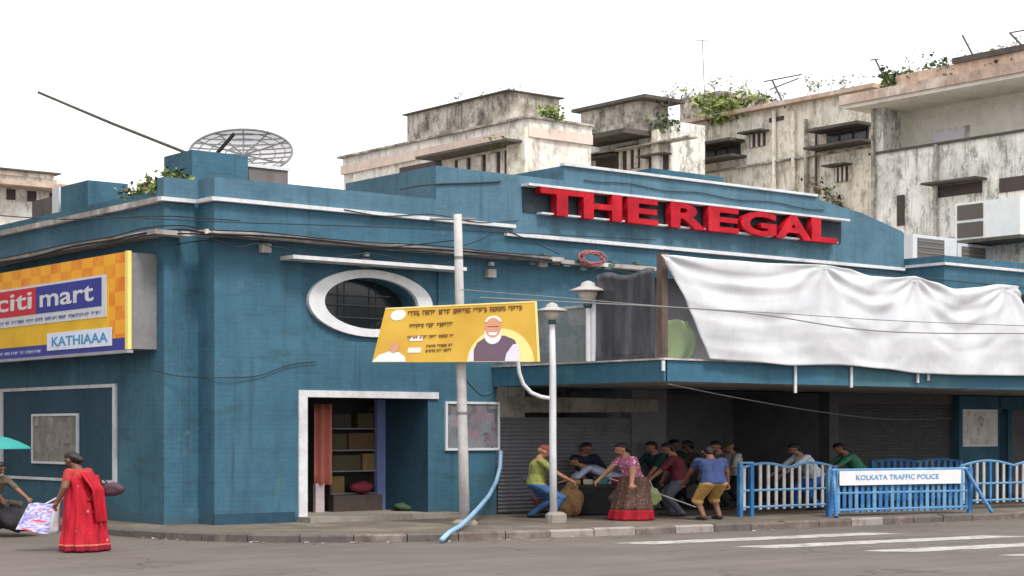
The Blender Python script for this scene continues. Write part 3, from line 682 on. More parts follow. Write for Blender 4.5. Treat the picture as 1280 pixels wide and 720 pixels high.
# ================================================================== roof things
def ac_unit(label, x0, x1, y0, y1, z0, z1, grille_front=True, split=False):
    t = thing('air_conditioner', label, 'air conditioner', (x0, y0, z0)); w_, d_, h_ = x1 - x0, y1 - y0, z1 - z0
    part('casing', M['white_paint'], t, (0, w_, 0, d_, 0, h_))
    dk = plain('grille_grey', (104, 98, 94), .7, .2, 20)
    zs = ((.08, .92),) if not split else ((.08, .45), (.55, .92))
    for a, c in zs:
        gr = part('grille', dk, t, (w_ * .1, w_ * .7, -.02, 0, h_ * a, h_ * c))
        for k in range(6): part('louvre', M['grey_metal'], gr, (w_ * .1, w_ * .7, -.035, -.02, h_ * (a + (c - a) * (k + .35) / 6), h_ * (a + (c - a) * (k + .55) / 6)))
    return t
za = ZY(1165, 319, 1.6)
ac_unit('white boxed air conditioner on the roof beside the sign block', U(1141, 1.6), U(1196, 1.6), 1.6, 2.5, 6.45, ZY(1165, 295, 1.6))
ac_unit('low pale air conditioner behind the right wing parapet', U(1197, 1.8), U(1246, 1.8), 1.8, 2.6, 6.45, ZY(1220, 306, 1.8))
M['ac_white'] = plain('ac_white', (228, 228, 226), .5, .1, 3)
t = thing('air_conditioner', 'large white twin-grille air conditioner hanging on the mottled building', 'air conditioner', (X4 - 1.2, V(1275, X4 - 1.2), ZX(1235, 297, X4 - 1.2)))
ya, yc = V(1275, X4 - 1.2), V(1194, X4 - 1.2); hh = ZX(1235, 250, X4 - 1.2) - t.location.z
part('casing', M['ac_white'], t, (0, 1.2, 0, yc - ya, 0, hh)); part('bracket', M['slab_dark'], t, (-.05, 1.2, -.05, yc - ya + .05, -.1, 0))
for a, c in ((.06, .46), (.54, .94)): part('grille', plain('grille_brown', (92, 84, 80), .7, .2, 20), t, (-.03, 0, (yc - ya) * .56, (yc - ya) * .96, hh * a, hh * c))
# grey tank and AC box by the dish
t = thing('roof_tank', 'grey box tank with white lid on the roof under the dish', 'tank', (U(311, 1.8), 1.8, 6.45)); ww = U(360, 1.8) - U(311, 1.8)
part('body', weathered('tank_grey', (128, 122, 120), (90, 84, 82), .5, .4), t, (0, ww, 0, 1.2, 0, ZY(335, 211, 1.8) - 6.45)); part('lid', M['white_paint'], t, (-.04, ww + .04, -.04, 1.24, ZY(335, 211, 1.8) - 6.45, ZY(335, 207, 1.8) - 6.45))
lx2 = XW + .6
t = thing('air_conditioner', 'dark air conditioner with white side on the far end of the side roof', 'air conditioner', (lx2, V(75, lx2), 6.45))
part('casing', plain('brown_grey_casing', (92, 84, 82), .7, .25), t, (0, .8, .35, V(40, lx2) - V(75, lx2), 0, ZX(60, 247, lx2) - 6.45)); part('side_panel', M['white_paint'], t, (-.03, .8, 0, .35, 0, ZX(60, 240, lx2) - 6.4))
# satellite dish
dc = on_y(301, 190, 4.2)
t = thing('satellite_dish', 'large grey mesh satellite dish on the cinema roof', 'satellite dish', (dc.x, dc.y, 6.45))
cz = dc.z - 6.45; RA, RB = 1.16, .56          # rim: half width, half height as it stands tilted
def rim(a, s=1.0, dep=0.0):
    p_ = RIGHT * (RA * s * math.cos(a)) + Vector((0, 0, 1)) * (RB * s * math.sin(a)) + AWAY * (math.sin(a) * .3 * s + dep); return Vector((p_.x, p_.y, p_.z + cz))
def bowl(s): return .35 * (1 - s * s)
q = MB(); q.tube([rim(2 * math.pi * k / 48) for k in range(49)], .026, 6, cap=False); q.build('rim', M['grey_metal'], t)
for k in range(12):
    a = math.pi * 2 * k / 12; q = MB(); q.tube([rim(a, s, bowl(s)) for s in (.06, .3, .55, .8, 1.0)], .016, 5); q.build('rib', M['grey_metal'], t)
for s in (.35, .65, .85):
    q = MB(); q.tube([rim(2 * math.pi * k / 36, s, bowl(s)) for k in range(37)], .011, 5, cap=False); q.build('hoop', M['grey_metal'], t)
for v_ in (-.8, -.6, -.4, -.2, .0, .2, .4, .6, .8):
    c_ = math.sqrt(1 - v_ * v_); q = MB(); pts = []
    for k in range(13):
        u_ = -c_ + 2 * c_ * k / 12; s = math.hypot(u_, v_); pts.append(rim(math.atan2(v_, u_), s, bowl(s)))
    q.tube(pts, .013, 5); q.build('rod', M['grey_metal'], t)
def mesh_mat():
    n = NT('perforated_mesh', .6, .3); n.b.inputs['Alpha'].default_value = .72; return n.color(lin((178, 172, 176)))
q = MB(); q.grid(lambda u_, v_: rim(u_ * 2 * math.pi, .02 + .98 * v_, bowl(v_) + .01), 40, 8); q.build('mesh_panel', mesh_mat(), t, smooth=True)
q = MB(); f0 = rim(math.pi * .62, .3, .2); f1 = on_y(293, 167, 2.9) - Vector((dc.x, dc.y, 6.45)); f0 = on_y(271, 192, 3.3) - Vector((dc.x, dc.y, 6.45)); q.tube([f0, f1], .045, 6); q.build('feed_arm', M['black'], t)
q = MB(); q.tube([(AWAY.x * .35, AWAY.y * .35, 0), (AWAY.x * .3, AWAY.y * .3, cz)], .08, 8); q.build('mast', M['grey_metal'], t)
# long bare rod
ra, rb_ = on_y(47, 115, 2.5), on_y(228, 189, 1.75)
q = MB(); q.tube([ra, ra.lerp(rb_, .5) + Vector((0, 0, -.02)), rb_ + (rb_ - ra) * .05], [.025, .03, .033], 6); tag(q.build('bare_rod', M['slab_dark']), 'long bare rusty rod slanting up from the roof block into the sky', 'rod')

# foliage -----------------------------------------------------------------
def leaf_mat(name, c, var=.4):
    t_ = NT(name, .7, 0, .3); base = lin(c); f = t_.noise(t_.pos(), 5, 4)
    return t_.color(t_.ramp(f, [(.3, tuple(x * (1 - var) for x in base[:3]) + (1,)), (.7, tuple(min(1, x * (1 + var)) for x in base[:3]) + (1,))]))
LEAF = [leaf_mat('leaf_green', (92, 110, 58)), leaf_mat('leaf_pale', (146, 156, 92)), leaf_mat('leaf_dry', (122, 98, 72)), leaf_mat('leaf_dark', (58, 74, 48))]
STEM = plain('dry_stem', (104, 88, 76), .9, .3, 5)
def plant(name, label, base, ends, n, leaf, mats, seed, spread=.25, cat='plant', twig=.02, group=None):
    """stems that run from base to each end point, leaves spread along them"""
    rn = random.Random(seed); t_ = thing(name, label, cat, base, 0, group); st = MB(); lf = MB(); base = Vector(base)
    for e in ends:
        e = Vector(e) - base; pts = []; mid = e * .5 + Vector((rn.uniform(-.2, .2), rn.uniform(-.2, .2), rn.uniform(.0, .35) * e.length))
        for k in range(9):
            s = k / 8; pts.append(mid * (2 * s * (1 - s)) + e * s * s + Vector((rn.uniform(-1, 1), rn.uniform(-1, 1), rn.uniform(-1, 1))) * .03 * (k > 0))
        st.tube(pts, [twig * (1 - .7 * k / 8) for k in range(9)], 5)
        for k in range(n):
            s = rn.uniform(.1, 1.0); i = min(7, int(s * 8)); p_ = pts[i].lerp(pts[i + 1], s * 8 - i) + Vector((rn.gauss(0, spread), rn.gauss(0, spread), rn.gauss(0, spread * .7)))
            a = Vector((rn.uniform(-1, 1), rn.uniform(-1, 1), rn.uniform(-.7, .5))).normalized(); b2 = a.orthogonal().normalized() ; b2.rotate(Matrix.Rotation(rn.uniform(0, 6.28), 3, a))
            L_ = leaf * rn.uniform(.6, 1.3); W_ = L_ * .32; nn = a.cross(b2) * L_ * .12
            lf.face([p_, p_ + a * L_ * .5 + b2 * W_ + nn, p_ + a * L_, p_ + a * L_ * .5 - b2 * W_ + nn], rn.randrange(len(mats)))
    st.build('stem', STEM, t_)
    if n: lf.build('leaves', mats, t_, fix=False)
    return t_
def P(px, py, y): return on_y(px, py, y)
plant('roof_creeper', 'green and brown creeper hanging over the side parapet corner', P(205, 250, 1.2), [P(230, 222, 1.1), P(165, 238, 2.6), P(185, 228, 1.8), P(158, 246, 2.6), P(210, 218, 1.3), P(172, 250, 2.3), P(195, 236, 1.0)], 120, .15, [LEAF[0], LEAF[2], LEAF[3], LEAF[0], LEAF[1]], 11, .11)
plant('wall_shrub', 'small dry shrub rooted in the stained wall above the sign block', on_x(1050, 268, X3 - .2), [on_x(1012, 226, X3 - .4), on_x(1030, 240, X3 - .3), on_x(1046, 250, X3 - .4), on_x(1022, 232, X3 - .5)], 26, .2, [LEAF[3], LEAF[2], LEAF[0]], 12, .16)
plant('roof_bush', 'pale green roof bush between the shed and the brown coping', on_x(905, 150, X3), [on_x(870 + 12 * k, 122 + (k % 3) * 6, X3 + .3 * (k % 2)) for k in range(7)], 110, .26, [LEAF[1], LEAF[0], LEAF[1]], 13, .28)
plant('roof_bush', 'dark green bush on the pinkish eaves beside the first leaning post', on_x(1120, 112, X4), [on_x(1112 + 10 * k, 94 + (k % 2) * 5, X4 + .2) for k in range(4)], 90, .2, [LEAF[3], LEAF[0]], 14, .2)
plant('roof_bush', 'dense dark bush on the eaves near the tall leaning post', on_x(1185, 102, X4), [on_x(1165 + 12 * k, 86 + (k % 3) * 4, X4 + .3) for k in range(5)], 100, .2, [LEAF[3], LEAF[0], LEAF[3]], 15, .2)
plant('roof_bush', 'dark plants along the eaves at the right edge of the picture', on_x(1255, 92, X4), [on_x(1228 + 13 * k, 77 + (k % 2) * 4, X4 + .3) for k in range(5)], 90, .2, [LEAF[3], LEAF[2], LEAF[3]], 16, .18)
plant('roof_weed', 'tuft of weeds on top of the cream building corner', on_x(690, 150, X1 + 1), [on_x(684, 138, X1 + 1), on_x(696, 140, X1 + 1), on_x(690, 136, X1 + 1.5)], 60, .18, [LEAF[0], LEAF[1]], 17, .16)
plant('roof_weed', 'grassy weeds on the middle building ledge', on_x(832, 160, X2), [on_x(826, 148, X2), on_x(840, 150, X2)], 50, .2, [LEAF[0], LEAF[3]], 18, .18)
plant('roof_weed', 'weeds sprouting along the cream building sill', on_x(618, 184, X1 - .5), [on_x(612, 176, X1 - .6), on_x(628, 176, X1 - .6)], 30, .15, [LEAF[0], LEAF[1]], 19, .14)
# bare tangled creepers over the roofs
def tangle(label, x, px0, px1, pyf, n, seed, top=26, r_=.014):
    """scraggly bare shrub: thin forking twigs rising from the parapet"""
    rn = random.Random(seed); mid = (px0 + px1) / 2; base = on_x(mid, pyf(mid), x); t_ = thing('dry_creeper', label, 'creeper', base); st = MB(); lf = MB()
    mpp = (on_x(mid, pyf(mid) - 10, x) - base).z / 10
    def grow(p_, d, L, r, lev):
        pts = [p_]
        for i in range(5):
            d = (d + Vector((rn.gauss(0, .2), rn.gauss(0, .28), rn.gauss(-.03, .2)))).normalized(); pts.append(pts[-1] + d * L / 5)
            if rn.random() < .5:
                q_ = pts[-1] + Vector((rn.gauss(0, .08), rn.gauss(0, .08), rn.gauss(0, .08))); a = Vector((rn.uniform(-1, 1), rn.uniform(-1, 1), rn.uniform(-1, 1))).normalized(); b2 = a.orthogonal().normalized(); l_ = rn.uniform(.06, .16)
                lf.face([q_, q_ + a * l_ * .5 + b2 * l_ * .3, q_ + a * l_, q_ + a * l_ * .5 - b2 * l_ * .3], rn.randrange(3))
        st.tube(pts, [r * (1 - .12 * k) for k in range(6)], 4)
        if lev < 2:
            for k in range(3): i = rn.randrange(2, 6); grow(pts[i], (d + Vector((rn.gauss(0, .5), rn.gauss(0, .8), rn.gauss(.05, .5)))).normalized(), L * rn.uniform(.45, .75), r * .65, lev + 1)
    for k in range(n):
        a = rn.uniform(px0, px1); p_ = on_x(a, pyf(a) + 1, x + rn.uniform(0, .6)) - base; grow(p_, Vector((rn.gauss(0, .3), rn.gauss(0, .7), 1)).normalized(), mpp * top * rn.uniform(.35, .9), r_, 0)
    st.build('stem', plain('grey_dry_vine', (132, 124, 118), .9, .3, 4), t_); lf.build('leaves', [LEAF[2], LEAF[0], LEAF[3]], t_, fix=False); return t_
tangle('bare scraggly shrubs along the long brown coping', X3, 925, 1075, lambda px: 152 - (px - 840) * .156, 16, 21, 34)
tangle('bare twiggy creeper over the shed beside the green bush', X2 + 1, 815, 910, lambda px: 138 - (px - 800) * .2, 12, 22, 24)
tangle('thin bare twigs above the pinkish eaves', X4 + 1, 1095, 1275, lambda px: 112 - (px - 1100) * .19, 16, 23, 36, .011)
tangle('thin scrub on the cream building roof line', X1 + 2, 560, 660, lambda px: 126 - (px - 560) * .1, 5, 24, 10, .01)
def post(label, a, c, r_=.05, x=None, arms=()):
    t_ = thing('aerial_post', label, 'post', c); q = MB(); q.tube([Vector((0, 0, 0)), Vector(a) - Vector(c)], r_, 6); q.build('shaft', M['slab_dark'], t_)
    for e0, e1 in arms: q = MB(); q.tube([Vector(e0) - Vector(c), Vector(e1) - Vector(c)], r_ * .7, 5); q.build('crossbar', M['slab_dark'], t_)
post('leaning dark post on the eaves with a stub at its top', on_x(1094, 74, X4), on_x(1112, 110, X4), .03, arms=[(on_x(1088, 75, X4), on_x(1098, 74, X4))])
post('tall thin leaning post above the dark bush', on_x(1203, 44, X4), on_x(1226, 88, X4), .03)
post('small aerial with crossbars above the long brown coping', on_x(965, 100, X3), on_x(982, 135, X3), .035, arms=[(on_x(955, 102, X3), on_x(1002, 93, X3)), (on_x(962, 112, X3), on_x(998, 98, X3))])
post('thin faint aerial mast above the middle building', on_x(878, 50, X3 + 6), on_x(881, 130, X3 + 6), .018, arms=[(on_x(869, 51, X3 + 6), on_x(887, 50, X3 + 6))])
post('dark post end at the right edge above the eaves', on_x(1262, 41, X4), on_x(1300, 80, X4), .03, arms=[(on_x(1262, 41, X4), on_x(1290, 36, X4))])

# ================================================================== balcony: cloth, sheets, panels
CY = BY - .22
def interp(tab, x):
    for (a, va), (c, vc) in zip(tab[:-1], tab[1:]):
        if x <= c: s = (x - a) / (c - a); s = s * s * (3 - 2 * s) * .5 + s * .5; return va + (vc - va) * s
    return tab[-1][1]
top_t = [(828, 318), (905, 325), (965, 329), (1030, 331), (1060, 336), (1092, 345), (1120, 347), (1143, 345), (1165, 352), (1195, 361), (1225, 359), (1250, 355), (1272, 357), (1300, 372)]
bot_t = [(884, 449), (930, 452), (985, 457), (1045, 456), (1100, 461), (1150, 467), (1200, 469), (1300, 470)]
pegs = [(832, 318), (1030, 331), (1145, 345), (1262, 356)]
def cloth(u_, v_):
    tx = 828 + (1274 - 828) * u_; bx_ = 886 + (1300 - 886) * u_; px = tx + (bx_ - tx) * (v_ ** .9); py = interp(top_t, tx) + (interp(bot_t, bx_) - interp(top_t, tx)) * v_
    d_ = 0.0
    for i, (qx, qy) in enumerate(pegs):
        dx, dy = (px - qx) / 1.15, py - qy; r_ = math.hypot(dx, dy) + 6; a = math.atan2(dx, dy)
        d_ += math.sin(a * (8 + 2 * i) + i * 1.3 + .6 * math.sin(r_ * .05)) * .042 * math.exp(-r_ / 70) * min(1, r_ / 25) + .03 * abs(math.sin(a * (5 + i) + i)) * math.exp(-r_ / 60)
    for (xa_, xc_, s_) in ((832, 1030, 16), (1030, 1145, 22), (1145, 1262, 26)):
        if xa_ < px < xc_:
            q_ = (px - xa_) / (xc_ - xa_); sag = 4 * q_ * (1 - q_); ph = (py - s_ * sag - interp(top_t, px)) / 15.0
            d_ += .022 * abs(math.sin(ph * math.pi * .9 + .4)) * sag * math.exp(-v_ * 1.2)
            d_ += math.sin(ph * 2 * math.pi * .55 + 1) * .027 * sag * math.exp(-abs(v_ - .25) * 2.2)
    d_ += .02 * math.sin(px * .055 + 2.2 * math.sin(py * .035) + .02 * py) * v_ + .018 * math.sin(px * .031 - py * .07 + 1.5 * math.sin(px * .02))
    p_ = on_y(px, py, CY); p_.y += d_ - .08 * v_; return p_
q = MB(); q.grid(cloth, 150, 60)
def cloth_mat():
    t_ = NT('white_cotton_sheet', .9, 0, .1); n = t_.noise(t_.pos(), 1.2, 5, .6)
    rg_ = t_.n.new('ShaderNodeTexNoise'); rg_.noise_type = 'RIDGED_MULTIFRACTAL'; rg_.inputs['Scale'].default_value = .9; rg_.inputs['Detail'].default_value = 3; rg_.inputs['Distortion'].default_value = .6; t_.l.new(t_.pos((1, 1, .8)), rg_.inputs['Vector']); t_.bump(t_.math('ADD', rg_.outputs['Fac'], t_.math('MULTIPLY', t_.noise(t_.pos((1, 1, .4)), 3.5, 8, .75), .6)), .28, .08)
    return t_.color(t_.ramp(n, [(.35, lin((190, 190, 193))), (.6, lin((205, 205, 207)))]))
o = solid(q.build('white_sheet', cloth_mat(), smooth=True, fix=False), .012); tag(o, 'large white sheet hung in swags across the front of the balcony', 'sheet')
# corner post and rope frame that carry the sheet
q = MB(); pz = ZX(824, 318, BX); q.box(BX - .07, BX + .09, BY - .02, BY + .14, BZ1 + .035, pz + .02)
tag(q.build('balcony_post', weathered('grey_brown_post', (104, 88, 82), (66, 56, 54), .5, .5, None, .8, 3)), 'brown corner post on the balcony beside the white sheet', 'post')
for px in (1031, 1146, 1263):
    x_ = U(px, BY + .1); q = MB(); q.box(x_ - .06, x_ + .06, BY + .02, BY + .14, BZ1 + .035, ZY(px, interp(top_t, px), BY) - .1)
    tag(q.build('balcony_post', M['rust']), {1031: 'first balcony post behind the white sheet after the corner', 1146: 'middle balcony post behind the white sheet', 1263: 'balcony post behind the right end of the white sheet'}[px], 'post', 'posts that carry the white sheet')
# dark plastic sheet on the side
def tarp(u_, v_):
    px = 744 + (819 - 744) * u_; p_ = on_x(px, 340 + v_ * 112, BX - .02); p_.z = ZX(782, 341, BX) * (1 - v_) + (BZ1 + .04) * v_
    p_.x += .02 * math.sin(u_ * 11 + 1.5 * math.sin(v_ * 3)) + .008 * math.sin(u_ * 31 + v_ * 2) ; p_.z += (.05 * math.sin(u_ * 9)) * (1 - v_); return p_
q = MB(); q.grid(tarp, 40, 14); t_ = NT('dark_plastic_sheet', .3, 0, .5); n = t_.noise(t_.pos((1, 1, .3)), 2.5, 5)
o = solid(q.build('dark_sheet', t_.color(t_.ramp(n, [(.35, lin((54, 53, 58))), (.6, lin((78, 77, 83))), (.75, lin((104, 103, 108)))])), smooth=True, fix=False), .01); tag(o, 'dark grey plastic sheet hung on the balcony side by the lamp', 'sheet')
# framed glass panel on the side
t = thing('glazed_panel', 'grey glazed panel with white edge on the balcony side behind the lamp', 'panel', (BX, V(738, BX), BZ1 + .04))
ya, yc = V(738, BX), V(630, BX); hh = ZX(715, 386, BX) - BZ1 - .04
def collage(name, cols, scale, obj=False, rough=.6, stretch=(1, 1, 1)):
    t_ = NT(name, rough); v = t_.n.new('ShaderNodeTexVoronoi'); v.inputs['Scale'].default_value = scale; v.distance = 'CHEBYCHEV'; t_.l.new(t_.pos(stretch), v.inputs['Vector'])
    s_ = t_.n.new('ShaderNodeSeparateColor'); t_.l.new(v.outputs['Color'], s_.inputs[0])
    n_ = t_.noise(t_.pos(), scale * 2.5, 5, .7); st = [(.02 + .96 * i / max(1, len(cols) - 1), lin(c)) for i, c in enumerate(cols)]
    return t_.color(t_.mix(t_.ramp(n_, [(.4, G0), (.65, G1)]), t_.ramp(s_.outputs[0], st), t_.ramp(s_.outputs[1], st)))
part('glass', collage('dusty_glass', [(112, 120, 122), (140, 146, 144), (104, 98, 94), (150, 152, 150), (96, 112, 118)], 1.8, rough=.3), t, (-.03, .02, .02, yc - ya, 0, hh))
part('frame', M['white_paint'], t, (-.07, .04, -.14, .02, 0, hh + .06)); part('frame', M['grey_ledge'], t, (-.06, .04, .02, yc - ya, hh, hh + .05))
# green cloth behind the sheet
q = MB(); q.grid(lambda u_, v_: on_y(834 + 38 * u_ * (.7 + .3 * math.sin(v_ * 3.1)), 399 + 6 * abs(u_ - .4) + 51 * v_ - 0, BY + .45) + Vector((0, .05 * math.sin(u_ * 9), 0)), 14, 10)
o = solid(q.build('green_cloth', plain('pale_green_cloth', (186, 206, 160), .8, .15, 3), smooth=True, fix=False), .012); tag(o, 'pale green cloth hanging behind the balcony corner post', 'cloth')
# coil of red cable under the sign
t_c = on_y(738, 323, -.36); q = MB(); rn = random.Random(4)
for k in range(5):
    rr = .40 - .035 * k; q.tube([(t_c.x + rr * math.cos(a) * 1.05, t_c.y - .05 + rn.uniform(-.05, .05), t_c.z + rr * .42 * math.sin(a)) for a in [2 * math.pi * i / 24 + k for i in range(25)]], .022, 5, cap=False)
tag(q.build('cable_coil', plain('faded_red_cable', (150, 92, 92), .6, .2, 4)), 'coil of faded red cable hanging on the ledge under the sign', 'cable coil')
q = MB(); rn = random.Random(9)
for k in range(14): # clutter of fittings on the ledge
    px = rn.uniform(640, 815); c_ = on_y(px, 326 + (px - 690) * .09 + rn.uniform(-8, 8), -.3); q.box(c_.x - .08, c_.x + .1, -.34, -.2, c_.z - .03, c_.z + .03)
tag(q.build('ledge_fittings', weathered('greenish_fittings', (86, 108, 104), (60, 66, 64), .6, .3, None, .8, 3)), 'small boxes and brackets scattered on the ledge under the sign', 'fittings', kind='stuff')

# ================================================================== posters
def poster(name, label, x0, x1, z0, z1, y, mat, side=False, fr=.05, frame_mat=None):
    t_ = thing(name, label, 'poster', (0, 0, 0) if False else ((x0, y, z0) if not side else (y, x0, z0))); w_, h_ = x1 - x0, z1 - z0
    def bx(nm, m, a, c, d_, e, t0, t1):
        if side: return part(nm, m, t_, (-t1, -t0, a, c, d_, e))
        return part(nm, m, t_, (a, c, -t1, -t0, d_, e))
    bx('sheet', mat, 0, w_, 0, h_, .004, .03); fm = frame_mat or M['white_paint']
    for q in ((-fr, w_ + fr, h_, h_ + fr), (-fr, w_ + fr, -fr, 0), (-fr, 0, 0, h_), (w_, w_ + fr, 0, h_)): bx('frame', fm, q[0], q[1], q[2], q[3], .003, .055)
    return t_
poster('film_poster', 'framed grey and pink film poster beside the doorway, behind the pole', U(558), U(621), 1.6, 2.56, 0, collage('faded_collage', [(110, 122, 130), (84, 90, 94), (128, 134, 138), (98, 112, 120), (140, 110, 120), (104, 116, 122), (60, 64, 68)], 4.5))
poster('notice_poster', 'weathered grey notice in white frame on the dark side wall panel', V(98, XW - .02), V(43, XW - .02), ZX(70, 577, XW), ZX(70, 520, XW), XW - .02, collage('grey_notice', [(128, 124, 118), (108, 104, 98), (148, 142, 134), (92, 88, 84), (160, 156, 150)], 4.0), side=True)
t = poster('wall_notice', 'pale grey framed notice on the blue pier at the far right', U(1194), U(1234), ZY(1214, 556, -.25), ZY(1214, 514, -.25), -.26, collage('pale_notice', [(232, 228, 222), (206, 200, 194), (240, 238, 232), (160, 154, 150)], 4.0), frame_mat=plain('pale_frame', (232, 230, 224), .6, .1))

# ================================================================== pole, banner, lamps, pipes
pb = on_z(581, 656, .13); ptop = 6.9
t = thing('utility_pole', 'tall pale painted utility pole in front of the round window', 'pole', (pb.x, pb.y, .125))
lean = RIGHT * -.14
hp = CAM.z + (HORIZON - 268) / FPX * ((pb - CAM).dot(AWAY)) - .125
q = MB(); q.tube([Vector((0, 0, 0)) + lean * s + Vector((0, 0, hp * s)) for s in (0, .25, .5, .75, 1)], [.105, .1, .095, .088, .08], 14); q.build('shaft', M['pole'], t, smooth=True)
for s, r_ in ((.36, .102), (.86, .087)):
    q = MB(); q.tube([lean * s + Vector((0, 0, hp * s - .03)), lean * s + Vector((0, 0, hp * s + .03))], r_, 14); q.build('clamp_band', M['grey_metal'], t)
q = MB(); a = lean + Vector((0, 0, hp * .985)); q.tube([a - RIGHT * .55, a + RIGHT * .35], .025, 6); q.build('crossarm', M['grey_metal'], t)
q = MB(); q.lathe([(.26, -.1), (.26, .05), (.2, .1), (.16, .11)], n=14); q.build('footing', M['concrete'], t)
def at_depth(px, py, dep): r_ = ray(px, py); return CAM + r_ * dep
PD = (pb - CAM).dot(AWAY)
# yellow banner
bd_ = PD - .3; tl, tr, br_, bl = [at_depth(*p_, bd_) for p_ in ((482, 385), (671, 376), (675, 452), (465, 453))]
bn = thing('street_banner', 'yellow printed street banner with portraits tied to the utility pole', 'banner', (pb.x, pb.y, bl.z)); bo = bn.location
tl, tr, br_, bl = [p_ - bo for p_ in (tl, tr, br_, bl)]
q = MB(); q.prism([bl, br_, tr, tl], AWAY * .03)
t_ = NT('yellow_banner_print', .55, 0, .4); n = t_.noise(t_.pos(), .8, 3)
q.build('sheet', t_.color(t_.ramp(n, [(.35, lin((194, 150, 48))), (.65, lin((210, 170, 66)))])), bn)
def bq(u_, v_, k=.004):      # point on the banner: u to the right, v up
    return (bl * (1 - u_) + br_ * u_) * (1 - v_) + (tl * (1 - u_) + tr * u_) * v_ - AWAY * k
def bpoly(name, pts, mat, k): q = MB(); q.prism([bq(u_, v_, k) for u_, v_ in pts], AWAY * .0015); return q.build(name, mat, bn)
def circ(cu_, cv, ru, rv, n=18, a0=0, a1=2 * math.pi): return [(cu_ + ru * math.cos(a0 + (a1 - a0) * i / n), cv + rv * math.sin(a0 + (a1 - a0) * i / n)) for i in range(n + (0 if a1 - a0 > 6.2 else 1))]
PR = {k: plain('print_' + k, c, .55, .08, 2) for k, c in dict(cream=(240, 214, 140), skin=(206, 146, 118), white=(226, 222, 220), purple=(104, 82, 98), lilac=(214, 210, 226), brown=(112, 74, 30), pale=(238, 222, 214), dark=(120, 76, 66)).items()}
bpoly('glow', circ(.765, .0, .2, .56, 24, 0, math.pi), PR['cream'], .004)
bpoly('portrait_body', [(.60, .01), (.60, .2), (.62, .33), (.67, .42), (.71, .45), (.79, .44), (.85, .37), (.875, .22), (.88, .01)], PR['purple'], .008)
bpoly('portrait_sleeve', [(.79, .01), (.80, .14), (.84, .29), (.875, .3), (.88, .01)], PR['lilac'], .012)
bpoly('portrait_sleeve', [(.575, .01), (.58, .16), (.60, .24), (.605, .01)], PR['lilac'], .012)
bpoly('portrait_beard', circ(.715, .47, .055, .17, 18), PR['white'], .0125)
bpoly('portrait_face', circ(.715, .58, .05, .17, 18), PR['skin'], .016)
bpoly('portrait_hair', circ(.715, .66, .055, .12, 18, .15, math.pi - .15), PR['white'], .0145)
bpoly('portrait_brow', [(.68, .605), (.75, .605), (.75, .592), (.68, .592)], PR['dark'], .019)
bpoly('portrait_moustache', [(.685, .50), (.745, .50), (.735, .45), (.695, .45)], PR['white'], .019)
bpoly('small_portrait_body', [(.0, .01), (.03, .14), (.09, .2), (.15, .18), (.19, .1), (.2, .01)], PR['white'], .008)
bpoly('small_portrait_face', circ(.115, .27, .028, .1, 14), PR['skin'], .012)
bpoly('emblem', circ(.095, .86, .05, .1, 14), PR['pale'], .008)
bpoly('edge', [(.985, .0), (1.0, .0), (1.0, 1.0), (.985, 1.0)], PR['cream'], .008); bpoly('edge', [(.0, .975), (.985, .975), (.985, 1.0), (.0, 1.0)], PR['cream'], .008)
rg = random.Random(8); q = MB()
for u0, u1, v0, h_ in ((.16, .9, .83, .085), (.185, .46, .6, .075), (.185, .47, .41, .055), (.31, .47, .25, .05), (.31, .47, .165, .05)):
    a = bq(u0, v0, .006); c = bq(u1, v0 + .02, .006); glyph_row(q, a, c - a, (0, 0, 1), (c - a).length, h_ * (tr - br_).length, rg, True)
tag(q.build('lettering', PR['brown'], bn), kind='stuff')
q = MB()
for u0, v0 in ((.2, .38), (.2, .17)): q.prism([bq(u0, v0, .009), bq(u0 + .08, v0, .009), bq(u0 + .08, v0 + .09, .009), bq(u0, v0 + .09, .009)], AWAY * .001)
tag(q.build('printed_tags', PR['pale'], bn), kind='stuff')
# street lamp post
lb = on_z(695, 653, .13); LD = (lb - CAM).dot(AWAY)
t = thing('street_lamp', 'white street lamp post with curved side arm, by the man in yellow-green', 'lamp post', (lb.x, lb.y, .125)); lo = Vector(t.location)
def lp(px, py, k=0.0): return at_depth(px, py, LD + k) - lo
q = MB(); q.tube([lp(692, 648), lp(691, 560), lp(691, 470), lp(690, 404)], [.075, .075, .07, .06], 12); q.build('shaft', M['white_paint'], t, smooth=True)
q = MB(); q.lathe([(.22, .0), (.22, .16), (.17, .2), (.11, .22)], n=12); q.build('footing', M['concrete'], t)
lampglass = plain('milky_glass', (206, 200, 192), .4, .15, 4); lampgreen = plain('green_lamp_metal', (52, 84, 76), .5, .2, 4)
def lamp_head(parent, c, s=1.0):
    q_ = MB(); q_.lathe([(.06 * s, .0), (.16 * s, .09 * s), (.22 * s, .2 * s), (.2 * s, .24 * s)], c, 16); bulb = q_.build('lamp_glass', lampglass, parent, smooth=True)
    q_ = MB(); q_.lathe([(.4 * s, .24 * s), (.38 * s, .27 * s), (.16 * s, .35 * s), (.13 * s, .42 * s), (.03 * s, .46 * s)], c, 18); q_.build('lamp_shade', plain('lamp_shade_grey', (168, 162, 158), .5, .15, 4), parent, smooth=True)
    q_ = MB(); q_.lathe([(.07 * s, -.1 * s), (.1 * s, -.06 * s), (.1 * s, .0), (.06 * s, .02 * s)], c, 12); q_.build('collar', lampgreen, parent)
lamp_head(t, lp(690, 401), .8)
q = MB(); q.tube([lp(688, 498), lp(676, 496), lp(664, 491), lp(654, 480), lp(649, 466), lp(647, 448), lp(646, 420)], .042, 8); q.build('curved_arm', M['white_paint'], t, smooth=True)
lamp_head(t, lp(646, 416), .7)
